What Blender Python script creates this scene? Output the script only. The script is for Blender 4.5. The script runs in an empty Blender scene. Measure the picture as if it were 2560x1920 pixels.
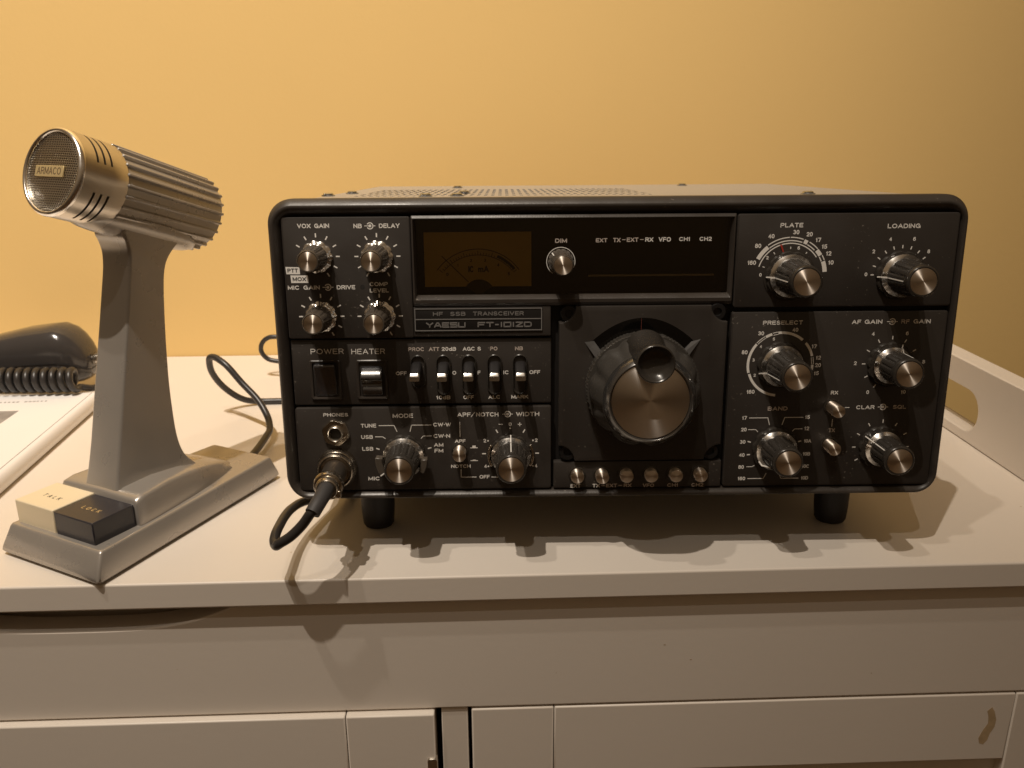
import bpy, bmesh, math, random
from mathutils import Vector, Matrix
random.seed(7)
S = 0.001                       # everything below is written in millimetres
PI = math.pi
sc = bpy.context.scene
COL = sc.collection
R = math.radians

# ------------------------------------------------------------------ materials
def mat(name, col, rough=0.5, metal=0.0, bump=0.0, bscale=400.0, aniso=0.0, var=0.0, vscale=20.0,
        coat=0.0, spec=0.5, bstretch=None, rvar=0.0, arot=0.0, dust=0.0):
    m = bpy.data.materials.new(name); m.use_nodes = True
    nt = m.node_tree; N = nt.nodes; L = nt.links
    b = N['Principled BSDF']
    b.inputs['Base Color'].default_value = (*col, 1)
    b.inputs['Roughness'].default_value = rough
    b.inputs['Metallic'].default_value = metal
    b.inputs['Coat Weight'].default_value = coat
    b.inputs['Coat Roughness'].default_value = 0.12
    b.inputs['Specular IOR Level'].default_value = spec
    tc = N.new('ShaderNodeTexCoord')
    if bump:
        mp = N.new('ShaderNodeMapping'); L.new(tc.outputs['Object'], mp.inputs[0])
        if bstretch: mp.inputs['Scale'].default_value = bstretch
        n = N.new('ShaderNodeTexNoise'); n.inputs['Scale'].default_value = bscale; n.inputs['Detail'].default_value = 3
        L.new(mp.outputs[0], n.inputs['Vector'])
        bp = N.new('ShaderNodeBump'); bp.inputs['Strength'].default_value = bump; bp.inputs['Distance'].default_value = 0.0004
        L.new(n.outputs['Fac'], bp.inputs['Height']); L.new(bp.outputs[0], b.inputs['Normal'])
    if var or rvar:
        n2 = N.new('ShaderNodeTexNoise'); n2.inputs['Scale'].default_value = vscale; n2.inputs['Detail'].default_value = 5
        L.new(tc.outputs['Object'], n2.inputs['Vector'])
        if var:
            mx = N.new('ShaderNodeMix'); mx.data_type = 'RGBA'
            mx.inputs['A'].default_value = (*[c*(1-var) for c in col], 1)
            mx.inputs['B'].default_value = (*[min(1, c*(1+var)) for c in col], 1)
            L.new(n2.outputs['Fac'], mx.inputs['Factor']); L.new(mx.outputs['Result'], b.inputs['Base Color'])
        if rvar:
            mr = N.new('ShaderNodeMapRange'); mr.inputs['From Min'].default_value = 0.3; mr.inputs['From Max'].default_value = 0.7
            mr.inputs['To Min'].default_value = max(0.02, rough-rvar); mr.inputs['To Max'].default_value = rough+rvar
            L.new(n2.outputs['Fac'], mr.inputs['Value']); L.new(mr.outputs[0], b.inputs['Roughness'])
    if dust:
        n3 = N.new('ShaderNodeTexNoise'); n3.inputs['Scale'].default_value = 620; n3.inputs['Detail'].default_value = 2
        n4 = N.new('ShaderNodeTexNoise'); n4.inputs['Scale'].default_value = 28; n4.inputs['Detail'].default_value = 3
        L.new(tc.outputs['Object'], n3.inputs['Vector']); L.new(tc.outputs['Object'], n4.inputs['Vector'])
        ad = N.new('ShaderNodeMath'); ad.operation = 'MULTIPLY_ADD'; ad.inputs[1].default_value = 0.35; L.new(n4.outputs['Fac'], ad.inputs[0]); L.new(n3.outputs['Fac'], ad.inputs[2])
        m5 = N.new('ShaderNodeMapRange'); m5.inputs['From Min'].default_value = 0.90; m5.inputs['From Max'].default_value = 0.97; m5.inputs['To Max'].default_value = dust
        L.new(ad.outputs[0], m5.inputs['Value'])
        m6 = N.new('ShaderNodeMix'); m6.data_type = 'RGBA'; m6.inputs['B'].default_value = (0.34, 0.30, 0.25, 1)
        src = b.inputs['Base Color'].links[0].from_socket if b.inputs['Base Color'].links else None
        if src: L.new(src, m6.inputs['A'])
        else: m6.inputs['A'].default_value = (*col, 1)
        L.new(m5.outputs[0], m6.inputs['Factor']); L.new(m6.outputs['Result'], b.inputs['Base Color'])
    if aniso:
        tg = N.new('ShaderNodeTangent'); tg.direction_type = 'RADIAL'; tg.axis = 'Y'
        b.inputs['Anisotropic'].default_value = aniso; b.inputs['Anisotropic Rotation'].default_value = arot
        L.new(tg.outputs[0], b.inputs['Tangent'])
    return m

M = {}
M['wall'] = mat('ochre_wall_paint', (0.76, 0.525, 0.212), 0.75, bump=0.28, bscale=230, var=0.03, vscale=3, spec=0.25)
M['white'] = mat('cream_furniture_paint', (0.74, 0.675, 0.60), 0.40, bump=0.10, bscale=260, var=0.02, vscale=9, rvar=0.06)
M['seam'] = mat('dark_joint', (0.05, 0.035, 0.025), 0.9)
M['stain'] = mat('brown_stain', (0.47, 0.35, 0.21), 0.5, var=0.25, vscale=300)
M['bezel'] = mat('charcoal_bezel_plastic', (0.044, 0.036, 0.030), 0.38, bump=0.12, bscale=900, rvar=0.09, vscale=40, dust=0.4)
M['panel'] = mat('charcoal_panel_paint', (0.034, 0.0285, 0.0245), 0.45, bump=0.12, bscale=1800, var=0.12, vscale=45, rvar=0.08, dust=0.4)
M['base'] = mat('black_panel_gap', (0.012, 0.010, 0.009), 0.55)
M['plate'] = mat('black_name_plate', (0.010, 0.009, 0.009), 0.38)
M['case'] = mat('grey_cabinet_paint', (0.36, 0.33, 0.29), 0.38, bump=0.25, bscale=700, var=0.04)
M['print'] = mat('white_lettering_ink', (0.88, 0.85, 0.80), 0.6)
M['print_shaded'] = mat('shaded_lettering_ink', (0.58, 0.50, 0.44), 0.6)  # darker copy of the white ink, shade on the labels put into its colour
M['relief'] = mat('grey_raised_lettering', (0.27, 0.26, 0.25), 0.35, metal=0.3)
M['ink'] = mat('black_lettering_ink', (0.02, 0.018, 0.016), 0.6)
M['scale_ink'] = mat('faded_scale_ink', (0.06, 0.045, 0.02), 0.6)
M['red'] = mat('red_pointer_paint', (0.40, 0.03, 0.015), 0.5)
M['knob'] = mat('glossy_black_knob_plastic', (0.036, 0.031, 0.026), 0.24, bump=0.05, bscale=600, rvar=0.08, vscale=200, dust=0.3)
M['dial'] = mat('smoky_grey_dial_plastic', (0.055, 0.050, 0.044), 0.30, bump=0.06, bscale=600, rvar=0.1, vscale=120, var=0.15, dust=0.4)
M['smoke'] = mat('smoky_knob_skirt', (0.085, 0.07, 0.055), 0.26)
M['alu'] = mat('spun_aluminium', (0.90, 0.81, 0.72), 0.45, metal=1.0, aniso=0.94, arot=0.25, bump=0.05, bscale=1500)
M['chrome'] = mat('chrome', (0.92, 0.89, 0.85), 0.22, metal=1.0, rvar=0.05, vscale=150)
M['satin'] = mat('satin_metal', (0.66, 0.61, 0.54), 0.28, metal=1.0, bump=0.12, bscale=500, bstretch=(1, 0.02, 1))
M['nickel'] = mat('aged_nickel', (0.55, 0.49, 0.41), 0.24, metal=1.0, rvar=0.1, vscale=180)
M['rubber'] = mat('black_rubber', (0.016, 0.014, 0.014), 0.55, bump=0.2, bscale=900)
M['cable'] = mat('black_cable_sheath', (0.028, 0.025, 0.024), 0.36, bump=0.08, bscale=300)
M['boot'] = mat('dark_grey_cable_boot', (0.045, 0.042, 0.042), 0.6)
M['hole'] = mat('dark_socket', (0.006, 0.005, 0.005), 0.8)
M['meter'] = mat('amber_meter_card', (0.50, 0.39, 0.13), 0.7, var=0.15, vscale=50)
M['micgrey'] = mat('silver_grey_paint', (0.44, 0.41, 0.375), 0.29, metal=0.55, bump=0.12, bscale=700, rvar=0.05, vscale=30)
M['cream'] = mat('cream_button_plastic', (0.80, 0.69, 0.49), 0.38, bump=0.05, bscale=300)
M['navy'] = mat('blue_black_button_plastic', (0.030, 0.029, 0.036), 0.28, bump=0.05, bscale=300)
M['badge'] = mat('gold_badge', (0.85, 0.68, 0.36), 0.35, metal=0.6)
M['badgeink'] = mat('brown_badge_lettering', (0.16, 0.10, 0.05), 0.5)
M['handset'] = mat('glossy_black_handset_plastic', (0.045, 0.040, 0.038), 0.16, bump=0.04, bscale=200, coat=0.3)
M['paper'] = mat('white_paper', (0.82, 0.80, 0.79), 0.55, var=0.015, vscale=25)
M['grey_print'] = mat('grey_printed_picture', (0.30, 0.28, 0.27), 0.5, var=0.7, vscale=120)
M['screw'] = mat('zinc_screw', (0.50, 0.52, 0.54), 0.25, metal=1.0)

def glass_mat():
    m = bpy.data.materials.new('smoked_window'); m.use_nodes = True
    nt = m.node_tree; N = nt.nodes; L = nt.links; N.clear()
    out = N.new('ShaderNodeOutputMaterial'); tr = N.new('ShaderNodeBsdfTransparent'); tr.inputs[0].default_value = (0.92, 0.87, 0.76, 1)
    gl = N.new('ShaderNodeBsdfGlossy'); gl.inputs['Roughness'].default_value = 0.07
    gl.inputs[0].default_value = (1, 1, 1, 1)
    fr = N.new('ShaderNodeFresnel'); fr.inputs[0].default_value = 1.45
    mx = N.new('ShaderNodeMixShader')
    L.new(fr.outputs[0], mx.inputs[0]); L.new(tr.outputs[0], mx.inputs[1]); L.new(gl.outputs[0], mx.inputs[2]); L.new(mx.outputs[0], out.inputs[0])
    return m
M['glass'] = glass_mat()

def grille_mat():
    m = mat('perforated_grille', (0.52, 0.47, 0.40), 0.3, metal=1.0)
    nt = m.node_tree; N = nt.nodes; L = nt.links; b = N['Principled BSDF']
    tc = N.new('ShaderNodeTexCoord'); sp = N.new('ShaderNodeSeparateXYZ'); L.new(tc.outputs['Object'], sp.inputs[0])
    # skewed square lattice = hexagonal rows of round holes (object X, Z)
    sk = N.new('ShaderNodeMath'); sk.operation = 'MULTIPLY_ADD'; sk.inputs[1].default_value = 0.57735; L.new(sp.outputs['Z'], sk.inputs[0]); L.new(sp.outputs['X'], sk.inputs[2])
    zz = N.new('ShaderNodeMath'); zz.operation = 'MULTIPLY'; zz.inputs[1].default_value = 1.1547; L.new(sp.outputs['Z'], zz.inputs[0])
    k = 1/0.00135
    res = []
    fr = []
    for src in (sk, zz):
        a = N.new('ShaderNodeMath'); a.operation = 'MULTIPLY'; a.inputs[1].default_value = k; L.new(src.outputs[0], a.inputs[0])
        f = N.new('ShaderNodeMath'); f.operation = 'FRACT'; L.new(a.outputs[0], f.inputs[0])
        c = N.new('ShaderNodeMath'); c.operation = 'SUBTRACT'; c.inputs[1].default_value = 0.5; L.new(f.outputs[0], c.inputs[0]); fr.append(c)
    # back to euclidean: x = u - v/2 ; z = v*0.866
    h = N.new('ShaderNodeMath'); h.operation = 'MULTIPLY_ADD'; h.inputs[1].default_value = -0.5; L.new(fr[1].outputs[0], h.inputs[0]); L.new(fr[0].outputs[0], h.inputs[2])
    v = N.new('ShaderNodeMath'); v.operation = 'MULTIPLY'; v.inputs[1].default_value = 0.866; L.new(fr[1].outputs[0], v.inputs[0])
    cb = N.new('ShaderNodeCombineXYZ'); L.new(h.outputs[0], cb.inputs[0]); L.new(v.outputs[0], cb.inputs[1])
    ln = N.new('ShaderNodeVectorMath'); ln.operation = 'LENGTH'; L.new(cb.outputs[0], ln.inputs[0])
    mr = N.new('ShaderNodeMapRange'); mr.inputs['From Min'].default_value = 0.22; mr.inputs['From Max'].default_value = 0.36
    L.new(ln.outputs['Value'], mr.inputs['Value'])
    mx = N.new('ShaderNodeMix'); mx.data_type = 'RGBA'; mx.inputs['A'].default_value = (0.035, 0.028, 0.02, 1); mx.inputs['B'].default_value = (0.60, 0.54, 0.45, 1)
    L.new(mr.outputs[0], mx.inputs['Factor']); L.new(mx.outputs['Result'], b.inputs['Base Color'])
    bp = N.new('ShaderNodeBump'); bp.inputs['Strength'].default_value = 0.8; bp.inputs['Distance'].default_value = 0.0006
    L.new(mr.outputs[0], bp.inputs['Height']); L.new(bp.outputs[0], b.inputs['Normal'])
    return m
M['grille'] = grille_mat()

# ------------------------------------------------------------------ mesh helpers
def link(name, me, parent=None, m=None, loc=(0, 0, 0), rot=None):
    o = bpy.data.objects.new(name, me); COL.objects.link(o)
    if parent: o.parent = parent
    o.location = Vector(loc)*S
    if rot: o.rotation_euler = rot
    if m and me is not None and not me.materials: me.materials.append(m)
    return o
def obj(name, bm, m, parent=None, loc=(0, 0, 0), rot=None, smooth=40, bevel=0, bseg=2):
    bmesh.ops.recalc_face_normals(bm, faces=bm.faces[:])
    bm.transform(Matrix.Scale(S, 4))
    me = bpy.data.meshes.new(name); bm.to_mesh(me); bm.free()
    ms = m if isinstance(m, (list, tuple)) else [m]
    for k in ms: me.materials.append(k)
    if smooth:
        for p in me.polygons: p.use_smooth = True
        me.set_sharp_from_angle(angle=R(smooth))
    o = link(name, me, parent, None, loc, rot)
    if bevel:
        b = o.modifiers.new('bevel', 'BEVEL'); b.width = bevel*S; b.segments = bseg; b.limit_method = 'ANGLE'; b.angle_limit = R(35); b.harden_normals = False
    return o
def empty(name, loc=(0, 0, 0), rot=None):
    o = bpy.data.objects.new(name, None); COL.objects.link(o); o.location = Vector(loc)*S
    o.empty_display_size = 0.02
    if rot: o.rotation_euler = rot
    return o
def tag(o, label=None, cat=None, group=None, kind=None):
    if label: o['label'] = label
    if cat: o['category'] = cat
    if group: o['group'] = group
    if kind: o['kind'] = kind
    return o
def box(bm, x0, x1, y0, y1, z0, z1, mi=0):
    v = [bm.verts.new(p) for p in [(x0, y0, z0), (x1, y0, z0), (x1, y1, z0), (x0, y1, z0), (x0, y0, z1), (x1, y0, z1), (x1, y1, z1), (x0, y1, z1)]]
    for f in [(0, 3, 2, 1), (4, 5, 6, 7), (0, 1, 5, 4), (1, 2, 6, 5), (2, 3, 7, 6), (3, 0, 4, 7)]:
        fc = bm.faces.new([v[i] for i in f]); fc.material_index = mi
    return v
def loft(bm, rings, cap0=True, cap1=True, closed=True, mi=0):
    vs = [[bm.verts.new(p) for p in r] for r in rings]
    n = len(vs[0])
    for a, b in zip(vs, vs[1:]):
        for i in range(n if closed else n-1):
            j = (i+1) % n
            f = bm.faces.new((a[i], a[j], b[j], b[i])); f.material_index = mi
    if cap0: bm.faces.new(vs[0][::-1]).material_index = mi
    if cap1: bm.faces.new(vs[-1]).material_index = mi
    return vs
def rrect(x0, x1, z0, z1, r, k=8):
    """rounded rectangle outline as (x, z) pairs"""
    pts = []
    for cx, cz, a0 in ((x1-r, z1-r, 0), (x0+r, z1-r, 90), (x0+r, z0+r, 180), (x1-r, z0+r, 270)):
        for i in range(k+1):
            a = R(a0+90*i/k); pts.append((cx+r*math.cos(a), cz+r*math.sin(a)))
    return pts
def plate(bm, x0, x1, z0, z1, yf, yb, r=1.5, bev=0.6, k=5, mi=0):
    """raised panel: front face at y=yf, back at y=yb, rounded corners and a bevelled front edge"""
    rings = []
    for ins, y in ((0, yb), (0, yf+bev), (bev*0.3, yf+bev*0.3), (bev, yf)):
        rings.append([(x, y, z) for x, z in rrect(x0+ins, x1-ins, z0+ins, z1-ins, max(0.05, r-ins), k)])
    loft(bm, rings, mi=mi)
def lathe(bm, prof, seg=48, fn=None, cap0=True, cap1=True, mi=0, c=(0, 0)):
    """profile of (y, r) turned round the local Y axis"""
    rings = []
    for y, r in prof:
        ring = []
        for i in range(seg):
            a = 2*PI*i/seg
            rr = r*(fn(a, y) if fn else 1)
            ring.append((c[0]+rr*math.cos(a), y, c[1]+rr*math.sin(a)))
        rings.append(ring)
    return loft(bm, rings, cap0, cap1, mi=mi)
def catmull(P, n=10):
    P = [Vector(p) for p in P]; out = []
    Q = [P[0]*2-P[1]]+P+[P[-1]*2-P[-2]]
    for i in range(1, len(Q)-2):
        p0, p1, p2, p3 = Q[i-1], Q[i], Q[i+1], Q[i+2]
        for k in range(n):
            t = k/n
            out.append(0.5*((2*p1)+(-p0+p2)*t+(2*p0-5*p1+4*p2-p3)*t*t+(-p0+3*p1-3*p2+p3)*t**3))
    out.append(P[-1]); return out
def tube(bm, pts, r, seg=12, mi=0, rad=None):
    pts = [Vector(p) for p in pts]
    t0 = (pts[1]-pts[0]).normalized()
    n = t0.orthogonal().normalized(); rings = []
    for i, p in enumerate(pts):
        t = (pts[min(i+1, len(pts)-1)]-pts[max(i-1, 0)]).normalized()
        n = (n-t*n.dot(t)).normalized(); b = t.cross(n)
        rr = rad(i/(len(pts)-1)) if rad else r
        rings.append([tuple(p+(n*math.cos(2*PI*k/seg)+b*math.sin(2*PI*k/seg))*rr) for k in range(seg)])
    loft(bm, rings, mi=mi)
def flat(bm, pts, y, th=0.06, mi=0):
    """a thin printed shape, points (x, z), front at y-th"""
    a = [bm.verts.new((x, y, z)) for x, z in pts]; b = [bm.verts.new((x, y-th, z)) for x, z in pts]
    n = len(pts)
    bm.faces.new(b).material_index = mi
    for i in range(n):
        j = (i+1) % n; bm.faces.new((a[i], a[j], b[j], b[i])).material_index = mi
def line(bm, pts, w, y, th=0.06, mi=0):
    for (x0, z0), (x1, z1) in zip(pts, pts[1:]):
        d = math.hypot(x1-x0, z1-z0); ux, uz = (x1-x0)/d, (z1-z0)/d; h = w/2
        x0, z0, x1_, z1_ = x0-ux*h*0.6, z0-uz*h*0.6, x1+ux*h*0.6, z1+uz*h*0.6
        flat(bm, [(x0-uz*h, z0+ux*h), (x0+uz*h, z0-ux*h), (x1_+uz*h, z1_-ux*h), (x1_-uz*h, z1_+ux*h)], y, th, mi)
def arc(bm, cx, cz, r0, r1, a0, a1, y, th=0.06, mi=0):
    n = max(2, int(abs(a1-a0)/4)); P = []
    for i in range(n+1):
        a = R(a0+(a1-a0)*i/n); P.append((math.cos(a), math.sin(a)))
    for (c0, s0), (c1, s1) in zip(P, P[1:]):
        flat(bm, [(cx+r0*c0, cz+r0*s0), (cx+r1*c0, cz+r1*s0), (cx+r1*c1, cz+r1*s1), (cx+r0*c1, cz+r0*s1)], y, th, mi)
def ticks(bm, cx, cz, r0, r1, angs, w, y, mi=0):
    """angles clockwise from the top"""
    for a in angs:
        s, c = math.sin(R(a)), math.cos(R(a))
        line(bm, [(cx+r0*s, cz+r0*c), (cx+r1*s, cz+r1*c)], w, y, mi=mi)
def _ar(cx, cz, rx, rz, a0, a1, n=8):
    return [(cx+rx*math.cos(R(a0+(a1-a0)*i/n)), cz+rz*math.sin(R(a0+(a1-a0)*i/n))) for i in range(n+1)]
_O = _ar(.5, .5, .5, .5, 90, 450, 20)
GL = {
 'A': (.80, [[(0, 0), (.5, 1), (1, 0)], [(.17, .32), (.83, .32)]]),
 'B': (.68, [[(0, 0), (0, 1)]+_ar(.62, .77, .33, .23, 90, -90, 6)+[(0, .54)], [(.55, .54)]+_ar(.68, .27, .32, .27, 90, -90, 6)+[(0, 0)]]),
 'C': (.76, [_ar(.52, .5, .52, .5, 48, 312, 14)]), 'D': (.72, [[(0, 0), (0, 1)]+_ar(.45, .5, .55, .5, 90, -90, 10)+[(0, 0)]]),
 'E': (.60, [[(1, 1), (0, 1), (0, 0), (1, 0)], [(0, .52), (.9, .52)]]), 'F': (.57, [[(1, 1), (0, 1), (0, 0)], [(0, .5), (.88, .5)]]),
 'G': (.78, [_ar(.5, .5, .5, .5, 50, 330, 14)+[(1, .46), (.58, .46)], [(1, .46), (1, 0)]]), 'H': (.70, [[(0, 0), (0, 1)], [(1, 0), (1, 1)], [(0, .52), (1, .52)]]),
 'I': (.02, [[(.5, 0), (.5, 1)]]), 'J': (.5, [[(1, 1), (1, .3)]+_ar(.5, .28, .5, .28, 0, -180, 6)]), 'K': (.70, [[(0, 0), (0, 1)], [(.95, 1), (0, .38)], [(.32, .60), (1, 0)]]),
 'L': (.55, [[(0, 1), (0, 0), (1, 0)]]), 'M': (.84, [[(0, 0), (0, 1), (.5, .12), (1, 1), (1, 0)]]), 'N': (.70, [[(0, 0), (0, 1), (1, 0), (1, 1)]]),
 'O': (.84, [_O]), 'Q': (.84, [_O, [(.6, .3), (1, -.02)]]), 'P': (.64, [[(0, 0), (0, 1)]+_ar(.62, .73, .38, .27, 90, -90, 7)+[(0, .46)]]),
 'R': (.68, [[(0, 0), (0, 1)]+_ar(.62, .75, .36, .25, 90, -90, 7)+[(0, .5)], [(.6, .5), (.97, 0)]]),
 'S': (.66, [_ar(.5, .74, .44, .26, 30, 265, 9)+_ar(.5, .25, .5, .25, 80, -155, 9)]), 'T': (.64, [[(0, 1), (1, 1)], [(.5, 1), (.5, 0)]]),
 'U': (.70, [[(0, 1), (0, .34)]+_ar(.5, .33, .5, .33, 180, 360, 8)+[(1, 1)]]), 'V': (.74, [[(0, 1), (.5, 0), (1, 1)]]),
 'W': (1.08, [[(0, 1), (.26, 0), (.5, .95), (.74, 0), (1, 1)]]), 'X': (.72, [[(0, 0), (1, 1)], [(0, 1), (1, 0)]]), 'Y': (.72, [[(0, 1), (.5, .45), (1, 1)], [(.5, .45), (.5, 0)]]),
 'Z': (.66, [[(0, 1), (1, 1), (0, 0), (1, 0)]]), 'd': (.55, [_ar(.5, .32, .5, .32, 90, 450, 14), [(1, 0), (1, 1)]]),
 'm': (.85, [[(0, 0), (0, .66)], [(0, .45)]+_ar(.26, .45, .24, .21, 180, 0, 5)+[(.5, 0)], [(.5, .45)]+_ar(.76, .45, .24, .21, 180, 0, 5)+[(1, 0)]]),
 '0': (.58, [_O]), '1': (.24, [[(0, .74), (.7, 1), (.7, 0)]]), '2': (.58, [_ar(.5, .71, .48, .29, 165, -30, 9)+[(0, 0), (1, 0)]]),
 '3': (.58, [_ar(.46, .75, .42, .25, 150, -80, 8), _ar(.48, .27, .5, .27, 80, -150, 9)]), '4': (.62, [[(.76, 0), (.76, 1), (0, .28), (1, .28)]]),
 '5': (.58, [[(.92, 1), (.18, 1), (.06, .50)]+_ar(.48, .32, .5, .32, 125, -145, 10)]), '6': (.58, [_ar(.5, .32, .5, .32, 0, 360, 14), [(.02, .34)]+_ar(.55, .52, .53, .48, 178, 50, 8)]),
 '7': (.56, [[(0, 1), (1, 1), (.35, 0)]]), '8': (.58, [_ar(.5, .76, .42, .24, 0, 360, 12), _ar(.5, .27, .5, .27, 0, 360, 12)]), '9': (.58, [_ar(.5, .68, .5, .32, 0, 360, 14), [(1, .66)]+_ar(.45, .48, .53, .48, 0, -130, 8)]),
 '·': (.12, [[(.2, .5), (.8, .5)]]), ' ': (.42, []), '-': (.36, [[(0, .46), (1, .46)]])}
def stroke2d(pts, sw):
    """quads for a polyline of width sw with mitred joints"""
    for i in range(1, len(pts)-1):
        a, p, b = pts[i-1], pts[i], pts[i+1]
        d1 = (p[0]-a[0], p[1]-a[1]); d2 = (b[0]-p[0], b[1]-p[1])
        if (d1[0]*d2[0]+d1[1]*d2[1])/((math.hypot(*d1)*math.hypot(*d2)) or 1) < 0.2:
            return stroke2d(pts[:i+1], sw)+stroke2d(pts[i:], sw)
    closed = len(pts) > 3 and math.hypot(pts[0][0]-pts[-1][0], pts[0][1]-pts[-1][1]) < 1e-6
    n = len(pts); h = sw/2; L_, R_ = [], []
    for i in range(n):
        if closed: a, b = pts[i-1 if i else n-2], pts[(i+1) if i < n-1 else 1]
        else: a, b = pts[max(i-1, 0)], pts[min(i+1, n-1)]
        p = pts[i]
        def un(u, v):
            d = math.hypot(v[0]-u[0], v[1]-u[1]) or 1e-9; return ((v[0]-u[0])/d, (v[1]-u[1])/d)
        d1 = un(a, p) if a != p else un(p, b); d2 = un(p, b) if b != p else d1
        nx, nz = -(d1[1]+d2[1]), d1[0]+d2[0]; l = math.hypot(nx, nz)
        if l < 0.35: nx, nz, k = -d1[1], d1[0], 1.0
        else:
            nx, nz = nx/l, nz/l; k = min(2.2, 1/max(.3, nx*-d1[1]+nz*d1[0]))
        ex, ez = (0, 0)
        if not closed and i == 0: ex, ez = -d2[0]*h*.9, -d2[1]*h*.9
        if not closed and i == n-1: ex, ez = d1[0]*h*.9, d1[1]*h*.9
        L_.append((p[0]+nx*h*k+ex, p[1]+nz*h*k+ez)); R_.append((p[0]-nx*h*k+ex, p[1]-nz*h*k+ez))
    return [(L_[i], R_[i], R_[i+1], L_[i+1]) for i in range(n-1)]
def text2d(s, x0, z0, x1, z1, sw):
    sp_ = .30; Hh = z1-z0-sw
    tot = sum(GL[c][0] for c in s)+sp_*(len(s)-1)
    k = (x1-x0-sw)/max(tot, 1e-6) if tot > .05 else Hh
    out = []; x = x0+sw/2 if tot > .05 else (x0+x1)/2; li = 0
    for c in s:
        w_, st = GL[c]
        for q in st:
            li += 1
            for f in stroke2d([(x+px*w_*k, z0+sw/2+pz*Hh) for px, pz in q], sw): out.append((f, li))
        x += (w_+sp_)*k
    return out
def text(bm, s, x0, z0, x1, z1, y, weight=0.012, mi=0, th=0.05, tilt=0):
    """stroke lettering fitted into the box x0..x1, z0..z1 on the plane y"""
    sw = (z1-z0)*(0.20 if weight > 0.005 else 0.13)
    for f, li in text2d(s, x0, z0, x1, z1, sw):
        vs = [bm.verts.new((x, y-th-0.004*(li % 5), z)) for x, z in f]
        bm.faces.new(vs).material_index = mi
def ctext(bm, s, cx, cz, h, y, weight=0.012, mi=0, wk=0.72):
    """centred lettering of height h"""
    w = h*wk*len(s)
    if s == '1': w = h*0.35
    elif s[0] == '1' and len(s) > 1: w -= h*0.22
    text(bm, s, cx-w/2, cz-h/2, cx+w/2, cz+h/2, y, weight, mi)
def conc(bm, cx, cz, y, mi=0, left=2.0, right=2.0, gap=0):
    """symbol for two concentric knobs: a ring open on the left, a dot and two strokes"""
    arc(bm, cx, cz, 1.25, 1.72, -150, 150, y, mi=mi)
    arc(bm, cx, cz, 0.0001, 0.72, 0, 360, y, mi=mi)
    line(bm, [(cx-2.6, cz), (cx-0.6, cz)], 0.34, y-0.01, mi=mi); line(bm, [(cx+1.7, cz), (cx+2.6, cz)], 0.34, y-0.01, mi=mi)

# ================================================================== SETTING
bm = bmesh.new()
YAW = R(1.45)
TX, TN = Vector((math.cos(YAW), math.sin(YAW), 0)), Vector((-math.sin(YAW), math.cos(YAW), 0))
TO = Vector((-54.5, -24.7, 0))          # middle of the furniture's front top edge
rootw = None
wb = bmesh.new(); box(wb, -2600, 2400, 440, 560, -760, 1750)
w = obj('wall', wb, M['wall'], None, TO, (0, 0, YAW), smooth=0); tag(w, kind='structure')

# ================================================================== DRESSER
dr = empty('dresser', TO+Vector((0, 0, -760)), (0, 0, YAW))
tag(dr, 'cream painted dresser with a raised side rail and framed doors, under the radio', 'dresser')
def dpart(name, bm, m, parent=dr, **k):
    loc = (0, 0, 760) if parent is dr else (0, 0, 0)
    return obj(name, bm, m, parent, loc, **k)
bm = bmesh.new(); box(bm, -1000, 350, 0, 439, -15, 0); dpart('tabletop', bm, M['white'], bevel=1.1, bseg=3)
# side rail with an oval hand hole, built as an outline in (n, z) extruded along x
def extr_x(bm, outer, hole, x0, x1, mi=0):
    """outer/hole: lists of (y, z) with equal counts, matched one to one"""
    A = [bm.verts.new((x0, y, z)) for y, z in outer]; B = [bm.verts.new((x1, y, z)) for y, z in outer]
    C = [bm.verts.new((x0, y, z)) for y, z in hole]; D = [bm.verts.new((x1, y, z)) for y, z in hole]
    n = len(outer)
    for i in range(n):
        j = (i+1) % n
        bm.faces.new((A[i], A[j], C[j], C[i])); bm.faces.new((B[i], D[i], D[j], B[j]))
        bm.faces.new((A[i], B[i], B[j], A[j])); bm.faces.new((C[i], C[j], D[j], D[i]))
def stad(c0, c1, zc, r, k=12):
    P = []
    for i in range(k+1): a = R(-90+180*i/k); P.append((c1+r*math.cos(a), zc+r*math.sin(a)))
    for i in range(k+1): a = R(90+180*i/k); P.append((c0+r*math.cos(a), zc+r*math.sin(a)))
    return P
bm = bmesh.new()
hole = stad(177, 262, 23, 15)
def ray_out(p):
    cx, cz = 220, 28
    dx, dz = p[0]-cx, p[1]-cz
    k = min((439-cx)/dx if dx > 0 else (6-cx)/dx if dx < 0 else 1e9, (57-cz)/dz if dz > 0 else (0.3-cz)/dz if dz < 0 else 1e9)
    return (cx+dx*k, cz+dz*k)
out_ = [ray_out(p) for p in hole]
# snap the nearest outline points onto the four corners
for corner in ((439, 57), (6, 57), (6, 0.3), (439, 0.3)):
    i = min(range(len(out_)), key=lambda q: (out_[q][0]-corner[0])**2+(out_[q][1]-corner[1])**2); out_[i] = corner
extr_x(bm, out_, hole, 333.7, 350)
dpart('side_rail', bm, M['white'], bevel=1.6, bseg=3, smooth=30)
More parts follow.
